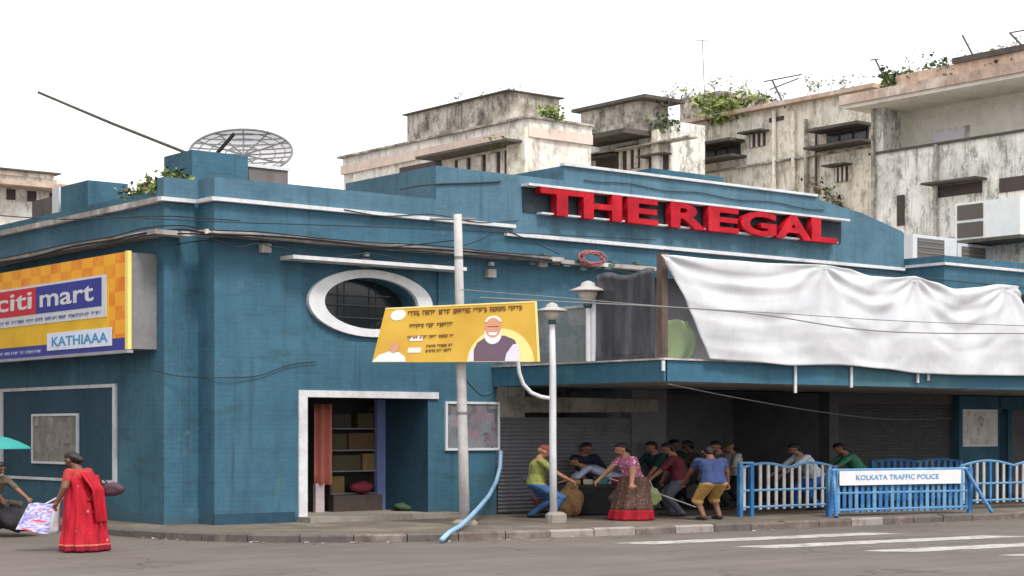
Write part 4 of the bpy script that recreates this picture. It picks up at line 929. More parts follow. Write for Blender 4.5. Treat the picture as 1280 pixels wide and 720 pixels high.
lb2 = Vector((BX - .11, V(735, BX - .11), BZ1 + .036)); t = thing('balcony_lamp', 'round shaded lamp standing on the balcony edge beside the dark sheet', 'lamp', lb2)
hz2 = ZX(735, 382, BX - .11) - lb2.z
q = MB(); q.tube([(0, 0, 0), (0, 0, hz2)], .05, 8); q.build('stem', M['white_paint'], t); lamp_head(t, Vector((0, 0, hz2 + .05)), 1.0)
# pale blue hose pipe
q = MB(); pts = []
for px, py, y_ in ((626, 564, -.15), (625, 585, -.25), (620, 603, -.7), (611, 620, -1.6), (600, 633, -2.6), (588, 646, -3.6), (575, 658, -4.6), (562, 668, -5.3), (552, 675, -5.75)):
    pts.append(on_y(px, py, y_))
for p_ in pts: p_.z = max(p_.z, .16 if p_.y > -5.4 else .06)
q.tube(pts, .046, 8); tag(q.build('drain_hose', plain('pale_blue_plastic', (140, 176, 206), .45, .15, 4), smooth=True), 'pale blue drain hose curving from the wall down to the kerb', 'hose')

# ================================================================== cables
def cable(label, pts, r_=.014, mat='cable', sub=8, sag=0.0):
    """smooth cable through world points"""
    pts = [Vector(p_) for p_ in pts]; out = []
    P_ = [pts[0] * 2 - pts[1]] + pts + [pts[-1] * 2 - pts[-2]]
    for i in range(1, len(P_) - 2):
        for k in range(sub):
            s = k / sub; a, b_, c, d_ = P_[i - 1:i + 3]
            out.append(.5 * ((2 * b_) + (c - a) * s + (2 * a - 5 * b_ + 4 * c - d_) * s * s + (3 * b_ - a - 3 * c + d_) * s ** 3) + Vector((0, 0, -sag * 4 * s * (1 - s))))
    out.append(pts[-1]); q_ = MB(); q_.tube(out, r_, 5); o_ = q_.build('cable', M[mat]); return tag(o_, label, 'cable', 'cables strung on and around the cinema')
cable('dark cable curving across the stepped parapet left of the sign', [on_y(500, 237, -.03), on_y(520, 233, -.03), on_y(550, 230, -.03), on_y(590, 229, -.03), on_y(626, 227, -.03)], .018)
cable('wavy black cable along the top of the name parapet', [on_y(px, 224 + (px - 730) * .128 + 1.6 * math.sin(px * .07), -.03) for px in range(730, 1031, 20)], .012)
for k, (dy, r_) in enumerate(((0, .022), (-5, .014), (5, .016))):
    pts = [on_x(px, 328 + dy - px * .205 + 1.5 * math.sin(px * .05 + k), XW - .44) for px in (-20, 40, 90, 140, 180)] + [on_y(225, 287 + dy, SB - .45)] + [on_y(px, 291 + dy * .8 + (px - 268) * .078 + 1.5 * math.sin(px * .03 + k), -.45) for px in (266, 330, 400, 470, 540, 610, 690)]
    cable(('thickest black cable of the bundle on the ledge edge', 'uppermost cable strung along the deep ledge', 'lowest cable under the deep ledge edge')[k], pts, r_)
cable('thin black cable stretched across the wall between ledge and white string course', [on_y(150, 271, -.6), on_y(268, 277, -.6), on_y(450, 283, -.5), on_y(640, 291, -.5), on_y(820, 300, -.5)], .010)
cable('black overhead cable from the left edge to the corner above the ledge', [on_x(-20, 268, XW - .8), on_x(80, 274, XW - .8), on_y(200, 270, .1), on_y(300, 276, -.5)], .012)
cable('grey cable sagging across the white sheet', [on_y(600, 372, -6.0), on_y(720, 378, -6.0), on_y(840, 384, -6.0), on_y(950, 393, -6.0), on_y(1060, 410, -6.0), on_y(1150, 416, -6.0), on_y(1300, 417, -6.0)], .013, 'grey_cable')
cable('thin upper cable across the dark sheet and white sheet', [on_y(575, 362, -4.0), on_y(700, 372, -5.2), on_y(830, 383, -5.9), on_y(980, 392, -5.9), on_y(1120, 401, -5.9), on_y(1300, 408, -5.9)], .009, 'grey_cable')
cable('thin pale cable sagging under the balcony towards the notice', [on_y(835, 480, -5.4), on_y(920, 497, -5.0), on_y(1020, 514, -4.0), on_y(1110, 524, -2.6), on_y(1190, 523, -.8)], .010, 'grey_cable')
cable('slack dark cable hanging on the wall below the round window', [on_y(190, 463, .5), on_y(225, 470, .45), on_y(268, 472, -.05), on_y(320, 470, -.05), on_y(362, 456, -.05), on_y(395, 452, -.05)], .010)
cable('dark cable from the utility pole to the ledge clutter', [at_depth(573, 318, PD), on_y(640, 322, -1.5), on_y(720, 332, -.5), on_y(815, 345, -.4)], .013)
cable('black cable drooping from the utility pole past the round window hood', [at_depth(573, 300, PD), on_y(480, 309, -1.5), on_y(400, 305, -.6), on_y(330, 299, -.5)], .011)
cable('black cable along the string course above the white sheet', [on_y(830, 312, -.2), on_y(960, 327, -.2), on_y(1090, 340, -.2), on_y(1200, 352, WYF - .2), on_y(1300, 362, WYF - .2)], .014)

rc_ = random.Random(41)
for k, lab in enumerate(('slack cable looping below the deep ledge left of the hood', 'second slack cable looping over the round window hood', 'loose cable running up from the ledge to the white string course', 'frayed cable hanging between pole and film poster', 'cable looping from the corner pier to the billboard top', 'cable drooping across the stepped parapet foot')):
    pts = [[on_y(px, 300 + (px - 268) * .075 + 7 * math.sin((px - 268) / 18.0) ** 2, -.43) for px in range(268, 352, 12)],
           [on_y(px, 303 + (px - 268) * .07 + 10 * math.sin((px - 340) / 40.0) ** 2, -.47) for px in range(340, 570, 14)],
           [on_y(560, 314, -.44), on_y(600, 300, -.2), on_y(628, 288, -.14), on_y(660, 300, -.14), on_y(700, 318, -.34)],
           [at_depth(578, 470, PD), on_y(592, 486, -1.6), on_y(604, 495, -.5), on_y(618, 490, -.1), on_y(624, 470, -.05)],
           [on_y(262, 300, -.1), on_y(225, 305, SB - .05), on_x(190, 318, XW - .06), on_x(176, 330, XW - .3)],
           [on_y(430, 262, -.13), on_y(480, 270, -.13), on_y(540, 268, -.13), on_y(600, 278, -.13), on_y(648, 276, -.05)]][k]
    cable(lab, pts, .011)
for k, (px, py) in enumerate(((455, 322), (612, 335), (676, 322), (330, 303))):
    c_ = on_y(px, py, -.02); q = MB(); q.box(-.11, .11, -.12, 0, -.09, .09); o = q.build('junction_box', M['grey_ledge']); o.location = (c_.x, -.003, c_.z - .12); tag(o, ('small grey junction box above the round window', 'small grey junction box beside the utility pole', 'small grey junction box under the ledge end', 'small grey junction box near the corner under the ledge')[k], 'junction box', 'junction boxes on the front wall')

# ================================================================== shop doorway contents
DY = V(480, DX1)
q = MB(); q.grid(lambda u_, v_: on_y(393 + 24 * u_, 505 + (101 if u_ > .45 else 101) * v_, DY - .25) + Vector((0, .07 * math.sin(u_ * 14), 0)), 24, 6)
o = solid(q.build('curtain', plain('salmon_curtain', (206, 124, 110), .85, .2, 2), smooth=True, fix=False), .01); tag(o, 'salmon pink curtain hanging inside the doorway', 'curtain')
zf0 = .236
q = MB(); a = on_y(398, 620, DY - .2); q.box(a.x - .1, a.x + .12, a.y - .05, a.y + .05, zf0, ZY(398, 604, DY - .2)); tag(q.build('door_post', plain('pale_pink_post', (206, 186, 190), .7, .15)), 'short pale post under the salmon curtain in the doorway', 'post')
q = MB(); a = on_y(475, 600, DY); q.box(a.x - .11, a.x + .11, DY - .06, DY + .06, zf0, DZ); tag(q.build('blue_post', plain('lilac_blue_paint', (112, 126, 176), .7, .15)), 'lilac blue post inside the doorway beside the shelves', 'post')
sx0, sx1 = U(414, DY), U(470, DY)
t = thing('shelf_rack', 'dark shelf rack stacked with cartons inside the doorway', 'shelf', (sx0, DY, zf0)); sw = sx1 - sx0
zs = [ZY(440, p_, DY) - zf0 for p_ in (535, 562, 588, 616)]
part('side', M['shut_wood'], t, (-.04, 0, 0, .4, 0, 2.3)); part('side', M['shut_wood'], t, (sw, sw + .04, 0, .4, 0, 2.3)); part('back', M['shut_wood'], t, (0, sw, .38, .4, 0, 2.3))
for z_ in zs: part('shelf', M['grey_metal'], t, (0, sw, -.02, .38, z_ - .03, z_))
part('counter', M['shut_wood'], t, (-.1, sw, -.25, -.03, 0, zs[3] - .04))
carton = [plain('carton_brown', (92, 72, 46), .8, .2), plain('carton_olive', (72, 68, 46), .8, .2), plain('carton_yellow', (118, 98, 60), .8, .2), plain('carton_grey', (60, 60, 58), .8, .2)]
CL = ['top shelf left carton, dark grey, inside the doorway', 'top shelf right carton, olive, inside the doorway', 'second shelf olive carton inside the doorway', 'second shelf wide brown carton inside the doorway', 'third shelf wide olive carton inside the doorway', 'third shelf yellowish carton inside the doorway', 'lowest shelf yellowish carton by the curtain']
for k, (fx0, fx1, sh, h_, m_) in enumerate(((.05, .45, 0, .3, 3), (.6, .95, 0, .32, 1), (.04, .36, 1, .34, 1), (.4, .97, 1, .36, 0), (.04, .66, 2, .33, 1), (.72, .97, 2, .36, 2), (.02, .3, 3, .36, 2))):
    q = MB(); z0 = zf0 + zs[sh] + .001; q.box(sx0 + sw * fx0, sx0 + sw * fx1, DY + .02, DY + .34, z0, z0 + h_); tag(q.build('carton', carton[m_]), CL[k], 'carton', 'cartons on the rack')
def blob(mb, c, rx, ry, rz, seed=0, n=12, m=8, amp=.12, mi=None):
    rn = random.Random(seed); ph = [rn.uniform(0, 6) for _ in range(6)]
    def f(u_, v_):
        a, b_ = u_ * 2 * math.pi, (v_ - .5) * math.pi; k = 1 + amp * (math.sin(3 * a + ph[0]) * math.cos(2 * b_ + ph[1]) + .6 * math.sin(5 * a + ph[2] + 3 * b_))
        return Vector(c) + Vector((rx * math.cos(a) * math.cos(b_) * k, ry * math.sin(a) * math.cos(b_) * k, rz * math.sin(b_) * k))
    mb.grid(f, n, m, mi)
q = MB(); blob(q, (sx0 + sw * .62, DY - .1, zf0 + zs[3] + .12), .3, .14, .13, 3); tag(q.build('red_bundle', plain('red_cloth_bundle', (112, 36, 48), .8, .3, 4), smooth=True, fix=False), 'dark red cloth bundle on the doorway counter', 'bundle')
q = MB(); blob(q, (U(515, .9), .9, zf0 + .07), .5, .3, .10, 4, amp=.2); tag(q.build('green_rag', plain('green_rag', (58, 84, 58), .85, .3, 4), smooth=True, fix=False), 'green rag lying on the doorway step', 'rag')

# ================================================================== people
SKINS = [plain('brown_skin', (140, 96, 74), .6, .15, 8), plain('dark_brown_skin', (108, 72, 56), .6, .15, 8), plain('tan_skin', (162, 116, 90), .6, .15, 8)]; HAIR = plain('black_hair', (26, 22, 22), .55, .3, 20); SHOE = plain('dark_shoe', (46, 40, 38), .6, .2)
def capsule(mb, a, ra, b_, rb, n=10):
    a, b_ = Vector(a), Vector(b_); d = (b_ - a); L = d.length
    if L < 1e-5: d = Vector((0, 0, 1))
    d = d.normalized(); pts = []; rs = []
    for k in range(5): t_ = math.pi / 2 * k / 4; pts.append(a - d * ra * math.cos(t_) * 1.0); rs.append(max(.002, ra * math.sin(t_)))
    for k in range(5): t_ = math.pi / 2 * k / 4; pts.append(b_ + d * rb * math.sin(t_)); rs.append(max(.002, rb * math.cos(t_)))
    mb.tube(pts, rs, n)
def ik(a, b_, l1, l2, pole):
    a, b_ = Vector(a), Vector(b_); d = b_ - a; L = min(d.length, (l1 + l2) * .999); d.normalize(); b_ = a + d * L
    x = (L * L + l1 * l1 - l2 * l2) / (2 * L); h_ = math.sqrt(max(0, l1 * l1 - x * x)); p_ = Vector(pole); p_ = (p_ - d * p_.dot(d)).normalized()
    return a + d * x + p_ * h_, b_
def remesh(mb, voxel, smooth_it=4):
    me = bpy.data.meshes.new('tmp'); me.from_pydata(mb.v, [], mb.f); o_ = bpy.data.objects.new('tmp', me); COL.objects.link(o_)
    m = o_.modifiers.new('r', 'REMESH'); m.mode = 'VOXEL'; m.voxel_size = voxel; m.use_smooth_shade = True
    s_ = o_.modifiers.new('s', 'SMOOTH'); s_.factor = .5; s_.iterations = smooth_it
    dg = bpy.context.evaluated_depsgraph_get(); out = bpy.data.meshes.new_from_object(o_.evaluated_get(dg)); bpy.data.objects.remove(o_); bpy.data.meshes.remove(me); return out
def seg_d(p_, a, b_):
    d = b_ - a; L = d.length_squared; t_ = 0 if L < 1e-9 else max(0, min(1, (p_ - a).dot(d) / L)); return (p_ - a - d * t_).length, t_
def person(label, foot, face, shirt, trouser, H=1.65, lean=0, hip=.53, head_down=0.0, hands=((.25, .25, .85), (.25, -.25, .85)), feet=((.05, .12), (-.05, -.12)), sleeve=.5, short=1.0, wide=1.3, cap=None, hair_len=0, sari=False, head_turn=0.0, sit=0.0, voxel=.0125):
    """foot: point on the ground; face: 0 looks to the picture's right, 90 away from the viewer, 180 left, 270 to the viewer.
    Own space: +Y ahead, +X the person's right, metres; hands given as (ahead, right, up)."""
    S = H / 1.65; ang = -YAW + R(face) - math.pi / 2
    t_ = thing('person', label, 'person', foot, ang)
    V3 = lambda f, r_, u_: Vector((r_, f, u_)) * S
    ln = R(lean); pel = V3(-.28 * math.sin(ln) * .9 - sit, 0, H * hip / S); up = Vector((0, math.sin(ln), math.cos(ln))); fw = Vector((0, math.cos(ln), -math.sin(ln)))
    ch = pel + up * .40 * S; sh = pel + up * .49 * S; nk = sh + (up + Vector((0, .2, .25)) * (ln > .3)).normalized() * .10 * S
    hd_dir = Vector((0, math.sin(ln * .7 + head_down), math.cos(ln * .7 + head_down))); hf = Vector((0, math.cos(ln * .7 + head_down), -math.sin(ln * .7 + head_down)))
    rt = Vector((1, 0, 0))
    if head_turn: m_ = Matrix.Rotation(R(head_turn), 3, hd_dir); hf = m_ @ hf; rth = m_ @ rt
    else: rth = rt
    hc = nk + hd_dir * .115 * S + hf * .015 * S
    B_ = []                                    # bones: a, ra, b, rb, material  (0 skin 1 shirt 2 trousers 3 shoe)
    def bone(a, ra, b_, rb, m): B_.append((Vector(a), ra * S, Vector(b_), rb * S, m))
    bone(pel, .115, pel + up * .22 * S, .11, 1); bone(pel + up * .2 * S, .11, ch, .125, 1)
    for s in (-1, 1):
        bone(pel + rt * s * .065 * S, .115, pel + up * .2 * S + rt * s * .06 * S, .10, 1 if not sari else 1)
        bone(pel + up * .2 * S + rt * s * .06 * S, .10, ch + rt * s * .09 * S, .10, 1)
        bone(ch + rt * s * .08 * S + up * .03 * S, .085, sh + rt * s * .155 * S, .06, 1)
    bone(sh, .065, nk, .052, 0); bone(nk, .052, hc - hd_dir * .03 * S, .055, 0)
    bone(hc - hd_dir * .05 * S + hf * .02 * S, .068, hc + hd_dir * .035 * S, .092, 0); bone(hc + hd_dir * .03 * S - hf * .025 * S, .088, hc + hd_dir * .035 * S, .09, 0)
    bone(hc + hf * .088 * S, .013, hc + hf * .105 * S - hd_dir * .03 * S, .018, 0)
    for s in (-1, 1): bone(hc + rth * s * .088 * S - hd_dir * .005 * S, .02, hc + rth * s * .092 * S - hd_dir * .035 * S, .014, 0)
    mats = [SKINS[len(label) % 3], shirt, trouser, SHOE]
    for s, hnd in ((1, hands[0]), (-1, hands[1])):
        so = sh + rt * s * .175 * S; el, wr = ik(so, V3(*hnd), .285 * S, .255 * S, Vector((s * .7, -.6, -.5)))
        bone(so, .062, so.lerp(el, .5), .058, 1); bone(so.lerp(el, .5), .05 if sleeve < 1 else .056, el, .045 if sleeve < 1 else .052, 1 if sleeve >= 1 else 0)
        bone(el, .043 if sleeve < 2 else .05, wr, .028 if sleeve < 2 else .036, 1 if sleeve >= 2 else 0)
        d = (wr - el).normalized(); sd = d.cross(Vector((0, 0, 1))); sd = sd.normalized() if sd.length > .1 else rt; dn = d.cross(sd).normalized()
        pm = wr + d * .075 * S; bone(wr, .027, pm, .03, 0)
        for k in range(4):
            f0 = pm + sd * (k - 1.5) * .02 * S; L_ = (.07, .08, .075, .06)[k] * S; f1 = f0 + d * L_ * .5 + dn * .008; f2 = f1 + d * L_ * .4 + dn * .035 * S
            bone(f0, .0105, f1, .010, 0); bone(f1, .010, f2, .009, 0)
        th = wr + d * .03 * S + sd * -.03 * S; bone(th, .012, th - sd * .03 * S + d * .03 * S, .011, 0); bone(th - sd * .03 * S + d * .03 * S, .011, th - sd * .035 * S + d * .06 * S, .009, 0)
    for s, ft in ((1, feet[0]), (-1, feet[1])):
        hp_ = pel + rt * s * .085 * S - up * .03 * S; kn, an = ik(hp_, V3(ft[0], ft[1], .085), .42 * S, .40 * S, Vector((s * .1, 1, .1)))
        an.z = max(an.z, .07 * S)
        bone(hp_, .105, kn, .072, 2); m2 = 2 if short >= 1 else 0
        if short < 1: bone(kn, .076, kn.lerp(an, .12), .075, 2)
        bone(kn, .068 if short >= 1 else .05, an, .052 if short >= 1 else .034, m2)
        bone(an - Vector((0, .03, .035)) * S, .042, an + Vector((0, .15, -.048)) * S, .033, 3)
    mb = MB()
    for a, ra, b_, rb, m in B_: capsule(mb, a, ra, b_, rb)
    me = remesh(mb, voxel * S, 3); me.name = 'body'
    for m in mats: me.materials.append(m)
    for p_ in me.polygons:
        c = p_.center; best = 9; bi = 0
        for a, ra, b_, rb, m in B_:
            dd, tt = seg_d(c, a, b_); dd -= ra + (rb - ra) * tt
            if dd < best: best, bi = dd, m
        if bi == 1 and (c - pel).dot(up) < -.06 * S: bi = 2
        if bi == 2 and (c - pel).dot(up) > -.02 * S: bi = 1
        p_.material_index = bi
    hw_ = 1 + (wide - 1) * .6
    def widen(v, k=1.0):
        w_ = max(0, min(1, ((v.co - nk).dot(hd_dir) / S) / .05)) if (v.co - hc).length < .25 * S else 0; f = wide + (hw_ - wide) * w_ * k
        v.co.x = hc.x * wide + (v.co.x - hc.x) * f if w_ else v.co.x * wide; v.co.y = hc.y * wide + (v.co.y - hc.y) * f if w_ else v.co.y * wide
    for v in me.vertices: widen(v)
    body = bpy.data.objects.new('body', me); COL.objects.link(body); body.parent = t_
    W = lambda p_: Vector((p_.x * wide, p_.y * wide, p_.z))
    hm = MB()
    if cap: 
        capsule(hm, hc + hd_dir * .06 * S, .097 * S, hc + hd_dir * .065 * S - hf * .01 * S, .095 * S); capsule(hm, hc + hd_dir * .055 * S + hf * .08 * S, .035 * S, hc + hd_dir * .05 * S + hf * .14 * S, .025 * S)
    else:
        capsule(hm, hc + hd_dir * .055 * S - hf * .012 * S, .097 * S, hc + hd_dir * .03 * S - hf * .035 * S, .092 * S); capsule(hm, hc + hd_dir * .0 - hf * .045 * S, .08 * S, hc - hd_dir * .045 * S - hf * .05 * S, .06 * S)
        if hair_len: capsule(hm, hc - hf * .1 * S - hd_dir * .02 * S, .06 * S, hc - hf * .115 * S - hd_dir * .05 * S, .05 * S)
    hme = remesh(hm, .016 * S, 2)
    for v in hme.vertices: v.co.x = hc.x * wide + (v.co.x - hc.x) * hw_; v.co.y = hc.y * wide + (v.co.y - hc.y) * hw_
    hme.materials.append(cap if cap else HAIR); ho = bpy.data.objects.new('cap' if cap else 'hair', hme); COL.objects.link(ho); ho.parent = t_
    for s in (-1, 1):
        eye = MB()
        c = W(hc) + (hf * .088 * S + rth * s * .034 * S) * hw_ + hd_dir * .012 * S; blob(eye, c, .012, .012, .009, 1, 8, 5, 0)
        eye.build('eye', HAIR, t_, smooth=True, fix=False)
    return t_, dict(pel=W(pel), sh=W(sh), hc=W(hc), up=up)
def cloth_col(name, c, var=.3, pat=None):
    t = NT(name, .85, 0, .2); base = lin(c); p_ = t.pos(); f = t.noise(p_, 7, 7, .7)
    col = t.ramp(f, [(.3, tuple(x * (1 - var) for x in base[:3]) + (1,)), (.5, base), (.7, tuple(min(1, x * (1 + var * .6)) for x in base[:3]) + (1,))])
    if pat:
        v = t.n.new('ShaderNodeTexVoronoi'); v.inputs['Scale'].default_value = 14; t.l.new(p_, v.inputs['Vector']); col = t.mix(t.ramp(v.outputs['Distance'], [(.25, G1), (.4, G0)]), col, lin(pat))
    t.bump(t.noise(t.pos((1, 1, .5)), 9, 6, .65), .9, .06)
    return t.color(col)
PV = .128
def gp(px, py): p_ = on_z(px, py, PV); p_.z = PV; return p_
jeans = cloth_col('blue_jeans', (62, 98, 140)); grey_t = cloth_col('grey_trousers', (92, 92, 104)); dark_t = cloth_col('dark_trousers', (44, 42, 48)); khaki = cloth_col('yellow_khaki', (180, 144, 84)); brown_t = cloth_col('brown_skirt', (84, 64, 58))
f1 = gp(672, 648)
person('man in yellow-green shirt and blue jeans leaning over beside the lamp post', f1, 8, cloth_col('yellow_green_shirt', (138, 140, 78)), jeans, 1.57, 6, .475, .2, ((.36, .2, .86), (.4, -.16, .88)), ((.14, .14), (-.05, -.14)), 1, cap=cloth_col('faded_red_cap', (128, 66, 66)), wide=1.8)
person('seated figure in mauve behind the man in yellow-green', gp(648, 641), 20, cloth_col('mauve_shirt', (112, 98, 120)), cloth_col('maroon_cloth', (110, 60, 66)), 1.55, 18, .30, .2, ((.4, .22, .45), (.42, -.2, .45)), ((.28, .16), (.24, -.16)), 1, wide=1.75, sit=.2)
person('man in white and navy shirt bending over the black stall', gp(752, 641), 185, cloth_col('white_navy_shirt', (178, 182, 204), .45), dark_t, 1.55, 58, .50, -.25, ((.55, .2, .72), (.58, -.2, .74)), ((.1, .14), (-.12, -.14)), 1, wide=1.8)
t, J = person('woman in pink top and long patterned skirt with red hem, green bag on her arm', gp(788, 650), 200, cloth_col('pink_top', (170, 92, 126), .4, (214, 190, 200)), brown_t, 1.57, 12, .52, .15, ((.34, .22, .84), (.12, -.3, .74)), ((.1, .12), (-.1, -.12)), .5, wide=1.8, hair_len=1)
def skirt(z0, z1):
    def f(u_, v_):
        a = u_ * 2 * math.pi; z_ = z0 + (z1 - z0) * v_; k = z_ / .9; r_ = .36 - .13 * k; fold = 1 + (.07 * math.sin(a * 11 + z_) + .04 * math.sin(a * 7 - 2)) * (1 - k * .8)
        return Vector((J['pel'].x + r_ * 1.4 * math.cos(a) * fold, J['pel'].y * k + r_ * math.sin(a) * fold * 1.25, z_))
    return f
q = MB(); q.grid(skirt(.22, .9), 72, 14); solid(q.build('skirt', cloth_col('brown_patterned_skirt', (86, 66, 58), .4, (120, 84, 76)), t, smooth=True, fix=False), .012)
q = MB(); q.grid(skirt(.01, .22), 72, 5); solid(q.build('red_hem', cloth_col('red_hem_cloth', (150, 28, 40)), t, smooth=True, fix=False), .014)
person('person in dark navy top standing at the back of the stall', gp(728, 639), 300, cloth_col('navy_top', (40, 44, 62)), dark_t, 1.55, 10, .52, .2, ((.4, .22, .85), (.4, -.22, .85)), ((.05, .13), (-.05, -.13)), 2, wide=1.75)
person('person in teal shirt between the pink top and the maroon shirt', gp(822, 637), 210, cloth_col('teal_shirt', (36, 64, 68)), dark_t, 1.57, 10, .52, .2, ((.35, .24, .9), (.3, -.22, .85)), ((.05, .13), (-.05, -.13)), 1, wide=1.75)
person('person in dark brown shirt between the maroon and blue shirts', gp(868, 636), 170, cloth_col('dark_brown_shirt', (62, 48, 46)), dark_t, 1.59, 8, .52, .2, ((.35, .24, .9), (.3, -.22, .85)), ((.05, .13), (-.05, -.13)), 1, wide=1.75)
for lab, px, py, fc, sc_, tc_, hh_ in (('person in slate blue shirt half hidden behind the lamp post', 703, 638, 250, (70, 84, 110), dark_t, 1.58), ('person in white shirt just behind the woman in the long patterned skirt', 770, 636, 280, (176, 172, 172), dark_t, 1.56), ('person in grey checked shirt behind the yellow shorts', 900, 637, 220, (104, 100, 104), dark_t, 1.58), ('person in dark green shirt at the back between teal and maroon shirts', 838, 632, 300, (44, 62, 52), dark_t, 1.6), ('person in rust shirt at the back of the stall beside the shutter', 752, 634, 260, (110, 62, 50), dark_t, 1.58)):
    person(lab, gp(px, py), fc, cloth_col('shirt_' + lab.split()[2], sc_, .35), tc_, hh_, 6, .52, .25, ((.18, .26, .74), (.3, -.2, .9)), ((.05, .13), (-.05, -.13)), 1, wide=1.7)
q = MB(); c = gp(712, 645); blob(q, (c.x, c.y, PV + .3), .33, .28, .33, 12, 28, 18, .13); blob(q, (c.x + .05, c.y, PV + .62), .16, .13, .1, 13, 16, 10, .2); tag(q.build('tan_sack', cloth_col('tan_sacking', (158, 124, 88)), smooth=True, fix=False), 'tan cloth sack on the pavement behind the lamp post', 'sack')
person('man in maroon shirt and grey trousers facing the stall', gp(846, 645), 175, cloth_col('maroon_shirt', (98, 42, 52)), grey_t, 1.57, 10, .515, .25, ((.2, .28, .72), (.32, -.22, .86)), ((.06, .13), (-.06, -.13)), 1, wide=1.8)
person('man in blue shirt and yellow shorts seen from behind', gp(890, 650), 115, cloth_col('blue_shirt', (58, 72, 112), .3), khaki, 1.53, 9, .515, .3, ((.1, .3, .7), (.3, -.22, .84)), ((.05, .14), (-.04, -.14)), .5, short=.4, wide=1.8)
person('person in cream shirt and green cap behind the blue gate posts', gp(918, 634), 200, cloth_col('cream_shirt', (200, 204, 194)), dark_t, 1.55, 8, .52, .2, ((.3, .24, .9), (.3, -.2, .9)), ((.06, .12), (-.06, -.12)), 1, cap=cloth_col('green_cap', (66, 80, 52)), wide=1.8)
person('man in white shirt bending behind the first blue barrier', gp(1010, 637), 195, cloth_col('white_shirt', (214, 220, 228), .15), cloth_col('bright_blue_cloth', (40, 104, 190)), 1.59, 24, .51, .15, ((.45, .26, .8), (.5, -.2, .82)), ((.1, .14), (-.1, -.14)), 1, wide=1.8)
person('man in green shirt behind the police barrier', gp(1068, 634), 190, cloth_col('green_shirt', (72, 136, 104)), dark_t, 1.59, 26, .52, .2, ((.45, .24, .85), (.5, -.2, .85)), ((.1, .14), (-.1, -.14)), 1, wide=1.8)

# woman in red sari, walking away to the left
wf = on_z(105, 689, 0); wf.z = 0
t, J = person('woman in red sari carrying a printed shopping bag on the road', wf, 160, cloth_col('red_gold_blouse', (168, 58, 56)), cloth_col('dark_underskirt', (120, 20, 34)), 1.60, 17, .53, .15, ((.16, .26, .82), (.14, -.30, .84)), ((.12, .09), (-.1, -.09)), .5, wide=1.55, hair_len=1)
def sari_mat():
    n_ = NT('red_printed_sari', .7, 0, .3); v = n_.n.new('ShaderNodeTexVoronoi'); v.inputs['Scale'].default_value = 7.0; n_.l.new(n_.pos((1, 1, 1), True), v.inputs['Vector'])
    f = n_.noise(n_.pos((1, 1, .4), True), 5, 4)
    c = n_.ramp(f, [(.35, lin((150, 10, 30))), (.65, lin((190, 22, 44)))])
    dots = n_.math('MULTIPLY', n_.ramp(v.outputs['Distance'], [(.13, G1), (.2, G0)]), n_.ramp(n_.noise(n_.pos((1, 1, 1), True), 3.0, 3), [(.52, G0), (.58, G1)]))
    sz = n_.n.new('ShaderNodeSeparateXYZ'); n_.l.new(n_.pos((1, 1, 1), True), sz.inputs[0])
    c = n_.mix(n_.ramp(sz.outputs[2], [(.0, G1), (.10, G1), (.105, G0), (1, G0)]), c, lin((128, 14, 40)))
    c = n_.mix(n_.ramp(sz.outputs[2], [(.0, G0), (.112, G0), (.114, G1), (.13, G1), (.132, G0)]), c, lin((196, 120, 90)))
    n_.bump(n_.noise(n_.pos((1, 1, .3), True), 7, 6, .65), .8, .05)
    return n_.color(n_.mix(dots, c, lin((214, 120, 128))))
SM = sari_mat()
prof = [(.02, .40, .30), (.12, .39, .30), (.3, .35, .28), (.55, .32, .26), (.75, .31, .25), (.9, .30, .235), (1.02, .285, .215), (1.15, .29, .205), (1.24, .27, .19)]
def sari(u_, v_):
    s = v_ * (len(prof) - 1); i = min(len(prof) - 2, int(s)); k = s - i; z_, rx, ry = [prof[i][j] * (1 - k) + prof[i + 1][j] * k for j in range(3)]
    a = u_ * 2 * math.pi; fold = 1 + (.07 * math.sin(a * 9 + z_ * 2 + math.sin(a * 2)) + .05 * math.sin(a * 19 - z_ * 3)) * (1 - v_) ** .6 + .02 * math.sin(a * 5 + z_ * 9)
    rx *= 1.16; ry *= 1.1
    return Vector((rx * math.cos(a) * fold, ry * math.sin(a) * fold + .03 * v_ + (.05 * (1 - v_) * (1 if math.sin(a) < 0 else .4)) * -1, z_))
q = MB(); q.grid(sari, 72, 30); s_ = solid(q.build('sari', SM, t, smooth=True, fix=False), .012)
def pallu(u_, v_):   # cloth end over the left shoulder, falling down the back
    x = -.32 + .36 * u_ + .12 * v_; z_ = 1.30 - .02 * abs(u_ - .4) - .82 * v_; y = -.13 - .17 * min(1, v_ * 3) - .04 * math.sin(u_ * 16 + v_ * 2) - .05 * v_; return Vector((x, y, z_))
q = MB(); q.grid(pallu, 30, 24); solid(q.build('sari_end', SM, t, smooth=True, fix=False), .012)
def front_drape(u_, v_):
    a = math.pi * (.05 + .9 * u_); return Vector((.27 * math.cos(a), .1 + .14 * math.sin(a), 1.28 - .3 * v_ + .04 * math.cos(a)))
q = MB(); q.grid(front_drape, 20, 6); solid(q.build('sari_drape', SM, t, smooth=True, fix=False), .012)
